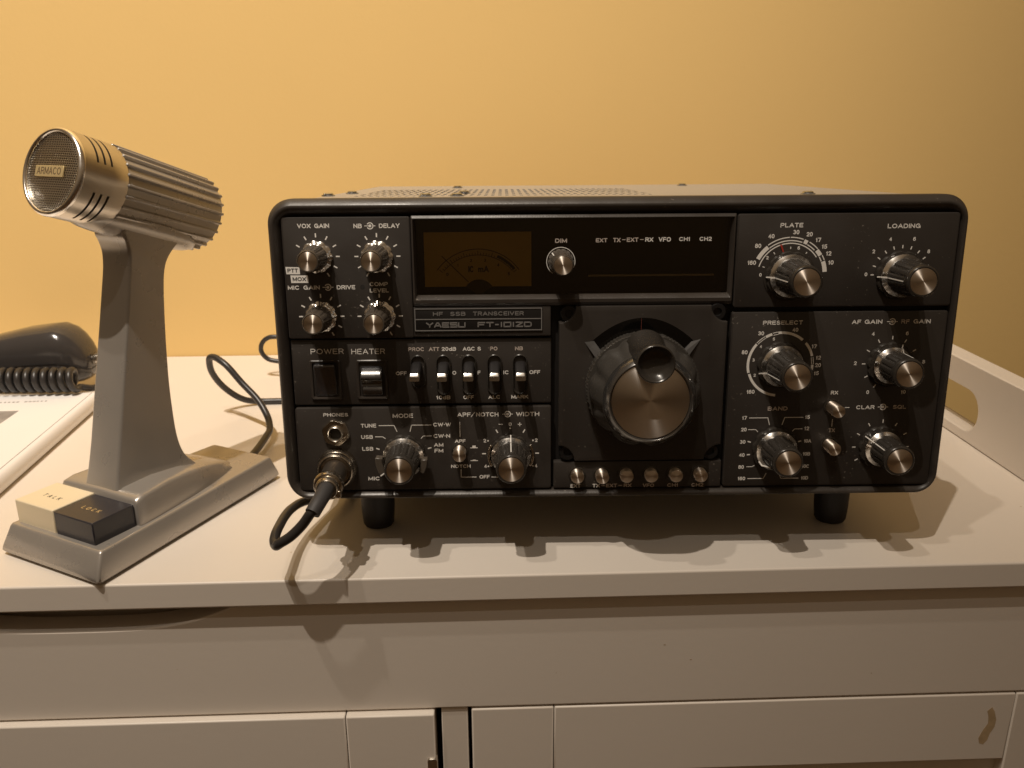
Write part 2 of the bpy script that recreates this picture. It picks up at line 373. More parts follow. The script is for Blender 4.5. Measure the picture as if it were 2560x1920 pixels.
# drawer front with a scooped finger notch in its top edge
bm = bmesh.new()
top = [(-1000, -15.6)]
top += [(-318, -15.6)]
for i in range(1, 30):
    t = i/30; x = -318+(-143+318)*t
    d = 14.8*(1-abs(2*t-1)**3.2)
    top.append((x, -15.6-d))
top += [(-143, -15.6), (350, -15.6)]
top = [(x, z+0.0) for x, z in top]
ol = top+[(350, -85.0), (-1000, -85.0)]
F = [bm.verts.new((x, 5.2, z)) for x, z in ol]; Bk = [bm.verts.new((x, 21, z)) for x, z in ol]
bm.faces.new(F); bm.faces.new(Bk[::-1])
for i in range(len(ol)):
    j = (i+1) % len(ol); bm.faces.new((F[i], F[j], Bk[j], Bk[i]))
dpart('drawer_front', bm, M['white'], smooth=30, bevel=0.9)
bm = bmesh.new(); box(bm, -990, 340, 31, 41, -85, -24); dpart('drawer_box', bm, M['white'], smooth=0)
bm = bmesh.new(); box(bm, -1000, 350, 42, 438, -744, -15.2); dpart('carcass', bm, M['seam'], smooth=0)  # coloured dark so the gaps between the doors read as shade
bm = bmesh.new(); box(bm, -39.6, -25.0, 6.6, 40, -744, -85.6); dpart('door_post', bm, M['white'], bevel=0.6)
def door(x0, x1, y0, ztop, slw, srw, railh, name='door'):
    """framed door: two stiles, a top rail between them, a recessed panel"""
    root = bmesh.new(); box(root, x0+slw-4, x1-srw+4, y0+7, y0+13, -740, ztop-railh+4)
    d = dpart(name, root, M['white'], smooth=0)
    d.location = Vector((0, 0, 760))*S
    for a, b in ((x0, x0+slw), (x1-srw, x1)):
        q = bmesh.new(); box(q, a, b, y0, y0+18, -740, ztop); obj('stile', q, M['white'], d, bevel=0.8)
    q = bmesh.new(); box(q, x0+slw+0.45, x1-srw-0.45, y0, y0+18, ztop-railh, ztop); obj('top_rail', q, M['white'], d, bevel=0.8)
    for xa_ in (x0+slw-0.3, x1-srw-0.8):
        q = bmesh.new(); box(q, xa_, xa_+1.1, y0+1.2, y0+17, ztop-railh+0.3, ztop-0.6); obj('joint_gap', q, M['seam'], d, smooth=0)
    return d
dl = door(-420, -43.2, 1.2, -86.0, 50, 48.4, 60)
rd = door(-22.8, 334.6, 5.0, -86.2, 45.6, 49, 45.2)
for cx_, cn_, cr_ in ((-296, 105, 0.9), (310, 66, 0.8), (64, 46, 0.5), (-120, 30, 0.6), (150, 22, 0.5), (-330, 60, 0.7)):
    q = bmesh.new(); v_ = [q.verts.new((cx_+cr_*.6*random.uniform(.6, 1.5)*math.cos(k*PI/4), cn_+cr_*random.uniform(.5, 1)*math.sin(k*PI/4), 0.05)) for k in range(8)]
    q.faces.new(v_); dpart('paint_chip', q, M['stain'], smooth=0)
for cx_, cz_, cr_ in ((83, -48, 0.9), (98, -58, 0.8), (24, -64, 0.5), (-180, -55, 0.5), (200, -70, 0.5)):
    q = bmesh.new(); v_ = [q.verts.new((cx_+cr_*.55*random.uniform(.8, 2)*math.cos(k*PI/4), 5.12, cz_+cr_*.6*random.uniform(.4, .8)*math.sin(k*PI/4))) for k in range(8)]
    q.faces.new(v_); dpart('paint_chip', q, M['stain'], smooth=0)
st = bmesh.new()
P = [(272.0, -99), (274.5, -96.5), (276.4, -99.5), (278.2, -105), (278.0, -110), (276.0, -114.5), (275.2, -119), (273.2, -122), (270.8, -121.2), (269.8, -117.5), (271.6, -112), (273.8, -107.5), (273.2, -102.5)]
flat(st, [(x-1.8, z+1.4) for x, z in P], 5.0, 0.08); obj('stain', st, M['stain'], rd, smooth=0)
bm = bmesh.new(); plate(bm, -48.0, -42.4, -150, -114.5, -0.3, 4, r=1.6, bev=0.7); dpart('door_catch', bm, M['satin'])
bm = bmesh.new(); box(bm, 335.2, 350, 5.2, 41, -744, -85.4); dpart('side_post', bm, M['white'], bevel=0.6)
for x in (-960, 300):
    for y in (60, 400):
        bm = bmesh.new(); box(bm, x, x+30, y, y+30, -759.5, -744); dpart('foot_block', bm, M['seam'])
fb = bmesh.new(); box(fb, -2600, 2400, -1800, 440, -780, -760.2)
f = obj('floor', fb, mat('brown_floor', (0.22, 0.14, 0.08), 0.5, var=0.2, vscale=4), None, TO, (0, 0, YAW), smooth=0); tag(f, kind='structure')

# ================================================================== RADIO
TAU = R(3.1)
radio = empty('radio_transceiver', (0, 0, 0), (-TAU, 0, 0))
tag(radio, 'black desktop radio transceiver covered in knobs, standing on the dresser', 'radio')
OFF = Vector((0, -111.2*math.sin(TAU), 111.2*math.cos(TAU)))
def rp(name, bm, m, loc=(0, 0, 0), **k):
    return obj(name, bm, m, radio, OFF+Vector(loc), **k)
def sp(name, bm, m, parent, loc=(0, 0, 0), **k):
    return obj(name, bm, m, parent, loc, **k)
PY = 4.0
# cabinet: sides and bottom shell, perforated top
bm = bmesh.new()
x0, x1, z0, z1 = -169.5, 169.5, -75.6, 75.2
def shell(ins, y): return [(x, y, z) for x, z in rrect(x0+ins, x1-ins, z0+ins, z1-ins, 7, 6)]
loft(bm, [shell(0, 11), shell(0, 299), shell(1.2, 300.5)])
case = rp('cabinet', bm, M['case'])
# perforated top plate
bm = bmesh.new()
xs = [-158, -140]; sx = set()
x = -140.0
while x < 26:
    xs += [x+1.9, x+4.0]; sx.add(len(xs)-3); x += 4.0
xs += [158]
rows = [(62, 70), (82, 98), (112, 134), (140, 162), (168, 190)]
ys = [13]; sy = set()
for a_, b_ in rows: ys += [a_, b_]; sy.add(len(ys)-2)
ys += [293]
V = {}
def gv(i, j, z):
    if (i, j, z) not in V: V[(i, j, z)] = bm.verts.new((xs[i], ys[j], z))
    return V[(i, j, z)]
zt, zb = 77.2, 76.0
for i in range(len(xs)-1):
    for j in range(len(ys)-1):
        if i in sx and j in sy: continue
        for zz in (zt, zb): bm.faces.new((gv(i, j, zz), gv(i+1, j, zz), gv(i+1, j+1, zz), gv(i, j+1, zz)))
        for di, dj, e in ((-1, 0, ((i, j), (i, j+1))), (1, 0, ((i+1, j), (i+1, j+1))), (0, -1, ((i, j), (i+1, j))), (0, 1, ((i, j+1), (i+1, j+1)))):
            ii, jj = i+di, j+dj
            if ii < 0 or jj < 0 or ii >= len(xs)-1 or jj >= len(ys)-1 or (ii in sx and jj in sy):
                (a0, b0), (a1, b1) = e
                bm.faces.new((gv(a0, b0, zt), gv(a1, b1, zt), gv(a1, b1, zb), gv(a0, b0, zb)))
sp('perforated_lid', bm, M['case'], case, smooth=0)
bm = bmesh.new(); box(bm, -150, 40, 50, 200, 75.25, 75.6); sp('vent_shade', bm, M['hole'], case, smooth=0)  # dark sheet standing in for the shade below the lid slots
scr0 = None
for sx_, sy_ in ((-156, 72), (-149, 110), (-99.6, 54), (-82.6, 56), (-80.6, 101), (-91, 228), (80.5, 250), (106.7, 46)):
    if scr0 is None:
        bm = bmesh.new()
        rings = []
        for z, r in ((0, 3.9), (0.7, 3.9), (0.8, 3.0), (1.4, 2.9), (1.8, 2.2), (1.85, 0.3)):
            rings.append([(r*math.cos(2*PI*k/20), r*math.sin(2*PI*k/20), z) for k in range(20)])
        loft(bm, rings); scr0 = sp('lid_screw', bm, M['screw'], case, (sx_, sy_, 77.2)); scr0['group'] = 'screws on the lid'
    else:
        c = scr0.copy(); COL.objects.link(c); c.parent = case; c.location = Vector((sx_, sy_, 77.2))*S
bm = bmesh.new(); box(bm, -166, 166, 14, 296, -76.3, -75.4); sp('shadow_plate', bm, M['rubber'], case, smooth=0)  # added dark plate, cuts bounce light to deepen the shadow below the radio
# feet
bm = bmesh.new()
def foot(x, y, h, r0, r1):
    b = bmesh.new(); rings = []
    for z, r in ((0, r0), (-h*0.75, r1+0.6), (-h*0.95, r1), (-h, r1-1.0)):
        rings.append([(r*math.cos(2*PI*k/28), r*math.sin(2*PI*k/28), z) for k in range(28)])
    loft(b, rings); return rp('foot', b, M['rubber'], (x, y, -75.0))
def hgt(y): return (111.2-(75.0)*math.cos(TAU)-y*math.sin(TAU))/math.cos(TAU)
for x in (-131.6, 132.8): foot(x, 41.5, hgt(41.5)-0.1, 10.4, 8.9)
for x in (-132, 133.5): foot(x, 272, hgt(272)-0.1, 10, 8.6)

# bezel
bm = bmesh.new()
def bz(xa, xb, za, zb_, r, y): return [(x, y, z) for x, z in rrect(xa, xb, za, zb_, r, 10)]
K_ = 1.0055
_bz = bz
def bz(xa, xb, za, zb_, r, y): return _bz(xa*K_, xb*K_, za*K_, zb_*K_, r, y)
loft(bm, [bz(-171.4, 171.4, -77, 76.9, 11.5, 14), bz(-172.5, 172.5, -78, 77.9, 12.5, 12.5), bz(-172.5, 172.5, -78, 77.9, 12.5, 6.0),
          bz(-172.3, 172.3, -77.8, 77.6, 12.3, 5.4), bz(-170.9, 170.9, -77.0, 75.0, 10.9, 2.7), bz(-170.4, 170.4, -76.6, 74.4, 10.4, 2.4), bz(-169.6, 169.8, -76.2, 73.6, 9.8, 2.45),
          bz(-169.0, 169.4, -75.2, 72.4, 9.2, 3.0), bz(-166.4, 168.2, -73.6, 69.9, 6.0, 5.6), bz(-166.2, 167.9, -73.4, 69.7, 6.0, 7.6)], cap0=False, cap1=False)
bez = rp('bezel', bm, M['bezel'], smooth=50)
bm = bmesh.new(); loft(bm, [[(x, y, z) for x, z in rrect(-172.2, 172.2, -77, 77, 12.5, 8)] for y in (10.3, 10.8)]); backp = rp('sub_panel', bm, M['base'], smooth=0)

def panel(name, bm): return rp(name, bm, M['panel'], smooth=35)
def letters(parent, fill, m=None):
    b = bmesh.new(); fill(b)
    return sp('lettering', b, m or [M['print'], M['print_shaded'], M['ink']], parent, smooth=0)
Y = PY
# --- upper left control panel
bm = bmesh.new(); plate(bm, -166.6, -103.2, 8.8, 69.6, Y, 8, r=1.2)
p = panel('control_panel', bm)
def f(b):
    text(b, 'VOX GAIN', -158.6, 64.2, -142.9, 66.4, Y); text(b, 'NB', -131.0, 64.0, -126.9, 66.2, Y)
    conc(b, -122.9, 65.1, Y); text(b, 'DELAY', -118.5, 64.0, -108.3, 66.2, Y)
    for cx, cz, an in ((-149.9, 50.3, (-60, -30, 0, 30, 60, 90, 120, 150)), (-119.9, 50.2, range(-150, 151, 30)), (-149.3, 20.3, range(-90, 151, 30)), (-119.9, 20.2, range(-90, 151, 30))):
        ticks(b, cx, cz, 9.6, 11.2, an, 0.62, Y)
    flat(b, [(-165.8, 45.3), (-165.5, 41.7), (-158.7, 41.6), (-158.9, 45.1)], Y); flat(b, [(-163.6, 41.1), (-163.4, 37.3), (-154.8, 37.3), (-155.0, 41.0)], Y)
    text(b, 'PTT', -164.9, 42.5, -159.7, 44.5, Y-0.06, mi=2); text(b, 'MOX', -162.6, 38.2, -155.9, 40.2, Y-0.06, mi=2)
    text(b, 'MIC GAIN', -165.3, 33.9, -149.4, 36.0, Y); conc(b, -145.3, 35.0, Y); text(b, 'DRIVE', -140.9, 33.9, -131.7, 36.0, Y)
    text(b, 'COMP', -124.4, 35.4, -115.3, 37.4, Y); text(b, 'LEVEL', -124.5, 32.2, -115.0, 34.2, Y)
    arc(b, -128.1, 35.0, 0.01, 1.2, 0, 360, Y, mi=2)
letters(p, f)
# --- display window with sloping frame
bm = bmesh.new()
def fr(xa, xb, za, zb_, y, r=0.6): return [(x, y, z) for x, z in rrect(xa, xb, za, zb_, r, 3)]
loft(bm, [fr(-103.0, 57.8, 24.9, 69.9, 8), fr(-103.0, 57.8, 24.9, 69.9, 4.2), fr(-102.6, 57.2, 26.6, 68.7, 3.0), fr(-101.9, 56.6, 28.3, 68.4, 2.9), fr(-101.3, 55.9, 29.7, 68.2, 4.6), fr(-100.9, 55.5, 30.3, 68.1, 6.4), fr(-100.8, 55.4, 30.4, 68.0, 9.0)], cap0=False, cap1=False)
disp = rp('display_window', bm, M['bezel'], smooth=30)
bm = bmesh.new(); box(bm, -101, 55.6, 9.6, 10.4, 30, 68.4); sp('window_back', bm, M['plate'], disp, smooth=0)
bm = bmesh.new(); box(bm, -97.1, -43.4, 8.1, 9.5, 34.2, 61.4); met = sp('meter_face', bm, M['meter'], disp, smooth=0)
bm = bmesh.new()
mc = (-70.2, 27.5)
arc(bm, *mc, 25.3, 25.7, 36, 144, 8.1, mi=0); arc(bm, *mc, 22.4, 22.7, 40, 140, 8.1)
for i in range(31):
    a = 142-104*i/30; c_, s_ = math.cos(R(a)), math.sin(R(a)); l = 2.0 if i % 5 == 0 else 1.1
    line(bm, [(mc[0]+22.6*c_, mc[1]+22.6*s_), (mc[0]+(22.6+l)*c_, mc[1]+(22.6+l)*s_)], 0.3, 8.1)
arc(bm, *mc, 23.2, 24.6, 40, 66, 8.09)
for i, s in enumerate(('0', '1', '2', '3', '4', '5')):
    a = 140-20*i; ctext(bm, s, mc[0]+20.2*math.cos(R(a)), mc[1]+20.2*math.sin(R(a)), 1.6, 8.1)
text(bm, 'IC', -75.2, 41.4, -72.4, 44.6, 8.1, 0.02); text(bm, 'mA', -70.2, 41.4, -64.8, 44.6, 8.1, 0.02)
arc(bm, -69.8, 29.6, 0.01, 8.2, 34, 146, 8.0); line(bm, [(-88.3, 49.6), (-75.2, 36.6)], 0.4, 7.9)
sp('meter_scale', bm, M['scale_ink'], disp, smooth=0)
bm = bmesh.new(); box(bm, -14.6, 49.0, 8.6, 9.5, 38.7, 39.6); sp('readout_ledge', bm, M['case'], disp, smooth=0)
bm = bmesh.new(); box(bm, -100.8, 55.4, 6.5, 7.1, 30.4, 68.0); sp('window_pane', bm, M['glass'], disp, smooth=0)
def f(b):
    y = 6.46
    text(b, 'DIM', -31.6, 55.9, -25.7, 58.0, y, mi=1); arc(b, -28.7, 46.6, 6.95, 7.25, -25, 235, y, mi=0)
    text(b, 'EXT', -11.3, 56.0, -5.6, 58.0, y, mi=1); text(b, 'TX', -2.7, 56.0, 1.0, 58.1, y, mi=1)
    line(b, [(1.9, 57.2), (3.4, 57.2)], 0.3, y, mi=1); text(b, 'EXT', 4.1, 56.1, 9.9, 58.2, y, mi=1); line(b, [(10.8, 57.2), (12.4, 57.2)], 0.3, y, mi=1)
    text(b, 'RX', 13.3, 56.1, 17.3, 58.2, y, mi=0); text(b, 'VFO', 20.0, 56.1, 26.1, 58.3, y); text(b, 'CH1', 30.2, 56.3, 35.7, 58.3, y); text(b, 'CH2', 40.4, 56.3, 46.5, 58.3, y)
letters(disp, f)
# --- name plate panel
bm = bmesh.new(); plate(bm, -103.2, -33.6, 9.2, 24.6, Y, 8, r=0.8); p = panel('name_panel', bm)
bm = bmesh.new(); plate(bm, -102.8, -37.9, 12.0, 24.2, Y-0.5, Y+0.1, r=0.3, bev=0.2); npl = sp('name_plate', bm, M['plate'], p)
bm = bmesh.new()
yy = Y-0.5
for q in ([(-102.3, 12.6), (-38.4, 12.6)], [(-102.3, 23.7), (-38.4, 23.7)], [(-102.3, 18.35), (-38.4, 18.35)]): line(bm, q, 0.45, yy, th=0.25)
for q in ([(-102.3, 12.6), (-102.3, 23.7)], [(-38.4, 12.6), (-38.4, 23.7)]): line(bm, q, 0.45, yy-0.01, th=0.25)
for s, a_, b_ in (('HF', -93.2, -88.2), ('SSB', -84.5, -76.8), ('TRANSCEIVER', -73.0, -47.4)): text(bm, s, a_, 20.1, b_, 22.2, yy, 0.01, th=0.25)
def glyph(b, s, x0, x1, z0, z1, y, w=0.62):
    """wide square lettering drawn with strokes, as on the maker's plate"""
    G = {'Y': [[(0, 1), (.5, .45), (1, 1)], [(.5, .45), (.5, 0)]], 'A': [[(0, 0), (.38, 1), (.62, 1), (1, 0)], [(.2, .33), (.8, .33)]],
         'E': [[(1, 1), (0, 1), (0, 0), (1, 0)], [(0, .5), (.9, .5)]], 'S': [[(1, 1), (0, 1), (0, .52), (1, .52), (1, 0), (0, 0)]],
         'U': [[(0, 1), (0, 0), (1, 0), (1, 1)]], 'F': [[(1, 1), (0, 1), (0, 0)], [(0, .5), (.85, .5)]], 'T': [[(0, 1), (1, 1)], [(.5, 1), (.5, 0)]],
         '-': [[(.1, .5), (.9, .5)]], '1': [[(.5, 1), (.5, 0)]], '0': [[(0, 0), (0, 1), (1, 1), (1, 0), (0, 0)]], 'Z': [[(0, 1), (1, 1), (0, 0), (1, 0)]],
         'D': [[(0, 0), (0, 1), (.8, 1), (1, .8), (1, .2), (.8, 0), (0, 0)]]}
    W = {'1': .25, '-': .55}
    tot = sum(W.get(c, 1) for c in s)+0.28*(len(s)-1); k = (x1-x0)/tot; x = x0
    for c in s:
        wd = W.get(c, 1)*k
        for st_ in G[c]: line(b, [(x+px*wd, z0+pz*(z1-z0)) for px, pz in st_], w, y, th=0.25)
        x += wd+0.28*k
glyph(bm, 'YAESU', -96.6, -77.2, 14.4, 16.5, yy); glyph(bm, 'FT-101ZD', -70.5, -43.7, 14.4, 16.5, yy)
sp('raised_lettering', bm, M['relief'], npl, smooth=0) if False else sp('raised_lettering', bm, M['relief'], p, smooth=0)
# --- middle left switch panel (set back)
YM = 5.6
bm = bmesh.new(); plate(bm, -166.4, -33.2, -26.6, 8.0, YM, 8, r=1.0); p = panel('switch_panel', bm)
def f(b):
    y = YM
    text(b, 'POWER', -156.5, 0.5, -139.6, 3.3, y, 0.0); text(b, 'HEATER', -135.7, 0.3, -118.5, 3.1, y, 0.0)
    for s, a_, b_ in (('PROC', -106.6, -98.4), ('ATT', -96.0, -90.7), ('20dB', -89.5, -82.1), ('AGC', -78.7, -72.5), ('S', -71.2, -69.4), ('PO', -64.7, -60.9), ('NB', -51.9, -47.9)):
        text(b, s, a_, 1.6, b_, 3.6, y, mi=1 if s in ('PROC', 'ATT', 'PO', 'NB') else 0)
    for s, a_, b_ in (('OFF', -113.4, -107.8), ('O', -84.3, -82.3), ('F', -71.3, -69.8), ('IC', -58.0, -55.2), ('OFF', -44.6, -39.0)): text(b, s, a_, -11.0, b_, -9.0, y)
    for s, a_, b_ in (('10dB', -92.9, -85.6), ('OFF', -78.9, -73.5), ('ALC', -65.9, -59.8), ('MARK', -54.0, -45.2)): text(b, s, a_, -24.1, b_, -22.1, y)
letters(p, f)
# --- lower left panel
bm = bmesh.new(); plate(bm, -166.4, -33.2, -73.4, -27.8, Y, 8, r=1.4); p = panel('control_panel', bm)
def f(b):
    text(b, 'PHONES', -151.8, -32.4, -138.9, -30.5, Y); text(b, 'MODE', -115.8, -33.5, -105.2, -31.2, Y)
    for s, a_, z_, b_ in (('TUNE', -132.6, -38.6, -124.6), ('USB', -132.7, -44.8, -126.6), ('LSB', -132.5, -51.3, -126.7), ('CW·W', -94.9, -38.4, -85.6), ('CW·N', -94.9, -44.6, -86.2), ('AM', -94.8, -49.5, -89.9), ('FM', -94.6, -52.7, -90.0), ('MIC', -130.1, -67.9, -124.0)):
        text(b, s, a_, z_, b_, z_+2.1, Y)
    w_ = 0.36
    for q in ([(-123.2, -37.6), (-115.3, -37.6), (-113.9, -40.9)], [(-125.3, -43.7), (-121.6, -43.7), (-120.1, -44.7)], [(-125.0, -50.1), (-123.6, -50.6)],
              [(-95.9, -37.5), (-106.2, -37.5), (-107.1, -41.0)], [(-95.9, -43.5), (-100.3, -43.5), (-101.4, -44.8)], [(-97.9, -50.4), (-96.4, -50.0)]):
        line(b, q, w_ if len(q) > 2 else 0.6, Y)
    text(b, 'APF', -82.2, -33.2, -75.2, -30.9, Y); line(b, [(-75.0, -33.3), (-73.2, -30.9)], 0.34, Y); text(b, 'NOTCH', -72.4, -33.2, -60.7, -30.9, Y)
    conc(b, -56.0, -32.0, Y); text(b, 'WIDTH', -51.6, -33.2, -39.5, -30.9, Y)
    line(b, [(-60.6, -37.5), (-58.7, -37.5)], 0.34, Y); text(b, '0', -55.5, -38.5, -54.0, -36.5, Y); line(b, [(-50.6, -37.6), (-48.8, -37.6)], 0.34, Y); line(b, [(-49.7, -38.5), (-49.7, -36.7)], 0.34, Y)
    arc(b, -54.7, -39.7, 0.01, 0.42, 0, 360, Y)
    ticks(b, -54.6, -53.6, 13.4, 15.0, (-30, 30), 0.6, Y); ticks(b, -54.6, -53.6, 13.2, 14.8, (-90, 90), 0.6, Y)
    for s in (-1, 1):
        for dz in (7.1, -7.1): arc(b, -54.6+s*11.8, -53.6+dz, 0.01, 0.42, 0, 360, Y)
        ctext(b, '2', -54.6+s*13.5, -46.4, 2.0, Y); ctext(b, '4', -54.6+s*13.3, -60.6, 2.0, Y)
    text(b, 'OFF', -71.2, -67.5, -65.8, -65.5, Y); line(b, [(-64.8, -66.7), (-61.3, -66.8)], 0.34, Y)
    line(b, [(-80.9, -62.3), (-80.9, -66.6), (-72.9, -66.6)], 0.34, Y); line(b, [(-81.0, -36.1), (-81.0, -44.2)], 0.34, Y)
    text(b, 'APF', -83.8, -47.4, -78.2, -45.5, Y); text(b, 'NOTCH', -86.1, -61.4, -75.8, -59.5, Y)
    flat(b, [(-75.8, -50.5), (-71.9, -50.5), (-71.9, -50.1), (-72.9, -50.1), (-72.9, -49.1), (-74.7, -49.1), (-74.7, -50.1), (-75.8, -50.1)], Y)
    flat(b, [(-75.8, -57.6), (-71.9, -57.6), (-71.9, -57.25), (-73.0, -57.25), (-73.0, -56.9), (-74.6, -56.9), (-74.6, -57.25), (-75.8, -57.25)], Y)
letters(p, f)
# --- upper right panel
YU = 3.4
bm = bmesh.new(); plate(bm, 58.2, 168.4, 23.0, 69.6, YU, 8, r=1.4); p = panel('control_panel', bm)
def f(b):
    y = YU; cx, cz = 85.3, 39.2
    text(b, 'PLATE', 79.4, 62.8, 90.7, 65.0, y); text(b, 'LOADING', 132.6, 62.0, 148.9, 64.2, y)
    for s, x_, z_ in (('160', 66.4, 45.6), ('80', 69.0, 53.9), ('40', 75.3, 58.6), ('30', 87.5, 60.5), ('20', 94.2, 59.4), ('17', 98.8, 56.6), ('15', 102.1, 53.3), ('12', 104.5, 49.9), ('10', 106.0, 45.4)):
        ctext(b, s, x_, z_, 2.15, y)
    for s, x_, z_ in (('0', 71.1, 39.5), ('2', 74.0, 48.0), ('6', 89.3, 52.7)): ctext(b, s, x_, z_, 1.7, y)
    ticks(b, cx, cz, 12.6, 14.0, (-72, -36, 0, 36), 0.4, y)
    arc(b, cx, cz, 15.6, 16.1, 164, 34, y)
    arc(b, cx, cz, 16.9, 18.9, 153, 129, y); arc(b, cx, cz, 16.9, 17.4, 128, 71, y)
    arc(b, cx, cz, 18.5, 19.0, 127, 92.5, y); arc(b, cx, cz, 18.5, 19.0, 91, 71, y)
    arc(b, cx, cz, 16.9, 19.0, 69, 63, y); arc(b, cx, cz, 18.5, 19.0, 60.5, 44, y); arc(b, cx, cz, 16.9, 17.4, 61.5, 46, y)
    arc(b, cx, cz, 16.9, 19.0, 43, 33, y); arc(b, cx, cz, 18.5, 19.0, 31.5, 23.5, y); arc(b, cx, cz, 16.9, 17.4, 31.5, 23, y); arc(b, cx, cz, 16.9, 19.0, 22, 5, y)
    cx, cz = 141.2, 39.0
    ticks(b, cx, cz, 13.3, 14.6, range(-90, 73, 18), 0.5, y)
    for s, x_, z_ in (('0', 124.1, 39.3), ('2', 126.9, 50.7), ('4', 134.7, 56.7), ('6', 146.6, 56.7), ('8', 154.4, 50.5)): ctext(b, s, x_, z_, 1.9, y)
letters(p, f)
# --- lower right panel
bm = bmesh.new(); plate(bm, 58.2, 168.4, -73.4, 20.6, Y, 8, r=1.4); p = panel('control_panel', bm)
def f(b):
    text(b, 'PRESELECT', 74.2, 14.0, 94.5, 16.1, Y); text(b, 'AF', 119.6, 14.0, 124.2, 16.2, Y); text(b, 'GAIN', 126.1, 14.0, 135.1, 16.2, Y); conc(b, 140.2, 15.1, Y)
    text(b, 'RF', 144.8, 14.0, 149.0, 16.1, Y, mi=1); text(b, 'GAIN', 151.0, 14.0, 159.8, 16.2, Y)
    cx, cz = 84.5, -6.8
    for s, x_, z_ in (('30', 73.6, 9.6), ('80', 65.8, -0.2), ('40', 91.0, 11.3), ('17', 101.4, 2.6), ('12', 104.0, -3.4), ('20', 104.1, -7.3), ('15', 103.6, -11.6), ('160', 70.2, -21.2)): ctext(b, s, x_, z_, 2.1, Y)
    for s, x_, z_ in (('5', 80.3, 6.6), ('4', 73.9, 2.7), ('3', 70.6, -4.3), ('2', 71.7, -12.4)): ctext(b, s, x_, z_, 1.6, Y)
    arc(b, cx, cz, 16.0, 17.3, 195, 140, Y); arc(b, cx, cz, 15.8, 17.1, 197.5, 265, Y)
    arc(b, cx, cz, 16.0, 16.3, 138.5, 121, Y); arc(b, cx, cz, 16.9, 17.25, 138.5, 121, Y); arc(b, cx, cz, 16.0, 17.3, 120, 108, Y)
    arc(b, cx, cz, 16.9, 17.25, 106.5, 97, Y); arc(b, cx, cz, 15.8, 16.1, 106.5, 97, Y); arc(b, cx, cz, 16.0, 17.3, 97, 50, Y); arc(b, cx, cz, 16.0, 17.3, 42, 15, Y)
    arc(b, cx, cz, 16.0, 16.3, 13, 0, Y); arc(b, cx, cz, 16.9, 17.25, 13, 0, Y); arc(b, cx, cz, 16.0, 17.3, -1, -10, Y)
    cx, cz = 141.3, -6.9
    ticks(b, cx, cz, 12.9, 14.4, range(-150, 151, 30), 0.5, Y)
    for s, x_, z_ in (('2', 123.3, -6.5), ('4', 131.1, 8.8), ('6', 148.5, 8.9), ('8', 158.6, -6.1), ('0', 131.2, -22.0), ('10', 149.8, -22.0)): ctext(b, s, x_, z_, 2.0, Y)
    ticks(b, 140.9, -52.0, 13.4, 14.9, range(-120, 121, 30), 0.5, Y)
    text(b, 'RX', 112.0, -23.1, 115.8, -21.1, Y); line(b, [(120.2, -30.2), (122.3, -30.2)], 0.36, Y); text(b, 'CLAR', 126.0, -31.2, 135.6, -29.1, Y); conc(b, 140.0, -30.1, Y)
    text(b, 'SQL', 145.2, -31.2, 152.1, -29.1, Y, mi=1); text(b, 'TX', 112.6, -43.6, 115.9, -41.5, Y, mi=1); line(b, [(114.1, -36.6), (114.1, -40.4)], 0.34, Y)
    text(b, 'BAND', 79.7, -31.5, 90.1, -29.3, Y, mi=1)
    for s, x_, z_ in (('17', 67.9, -35.3), ('20', 67.9, -41.7), ('30', 67.7, -48.5), ('40', 67.7, -55.8), ('80', 67.7, -62.5), ('160', 68.3, -69.0), ('15', 100.9, -35.2), ('12', 101.0, -41.4)): ctext(b, s, x_, z_, 2.05, Y)
    for s, z_ in (('10A', -48.3), ('10B', -55.5), ('10C', -62.4), ('10D', -69.0)): ctext(b, s, 102.0, z_, 1.95, Y)
    cx = 84.5
    for q in ([(70.4, -35.4), (80.1, -35.4), (81.2, -39.2)], [(70.3, -41.8), (74.2, -41.8), (75.3, -43.0)], [(70.6, -62.4), (73.6, -62.4), (74.6, -61.7)], [(71.6, -69.1), (79.9, -69.1), (81.2, -66.2)],
              [(98.6, -35.3), (89.0, -35.3), (87.8, -39.2)], [(98.6, -41.6), (94.6, -41.6), (93.6, -42.8)], [(98.6, -55.6), (97.4, -55.6)], [(98.6, -62.4), (95.6, -62.4), (94.6, -61.7)], [(98.6, -69.1), (89.3, -69.1), (88.0, -66.2)]):
        line(b, q, 0.34, Y)
    for q in ([(70.5, -48.3), (71.8, -48.7)], [(70.5, -55.7), (71.8, -55.6)], [(98.4, -48.3), (97.2, -48.6)]): line(b, q, 0.6, Y)
letters(p, f)
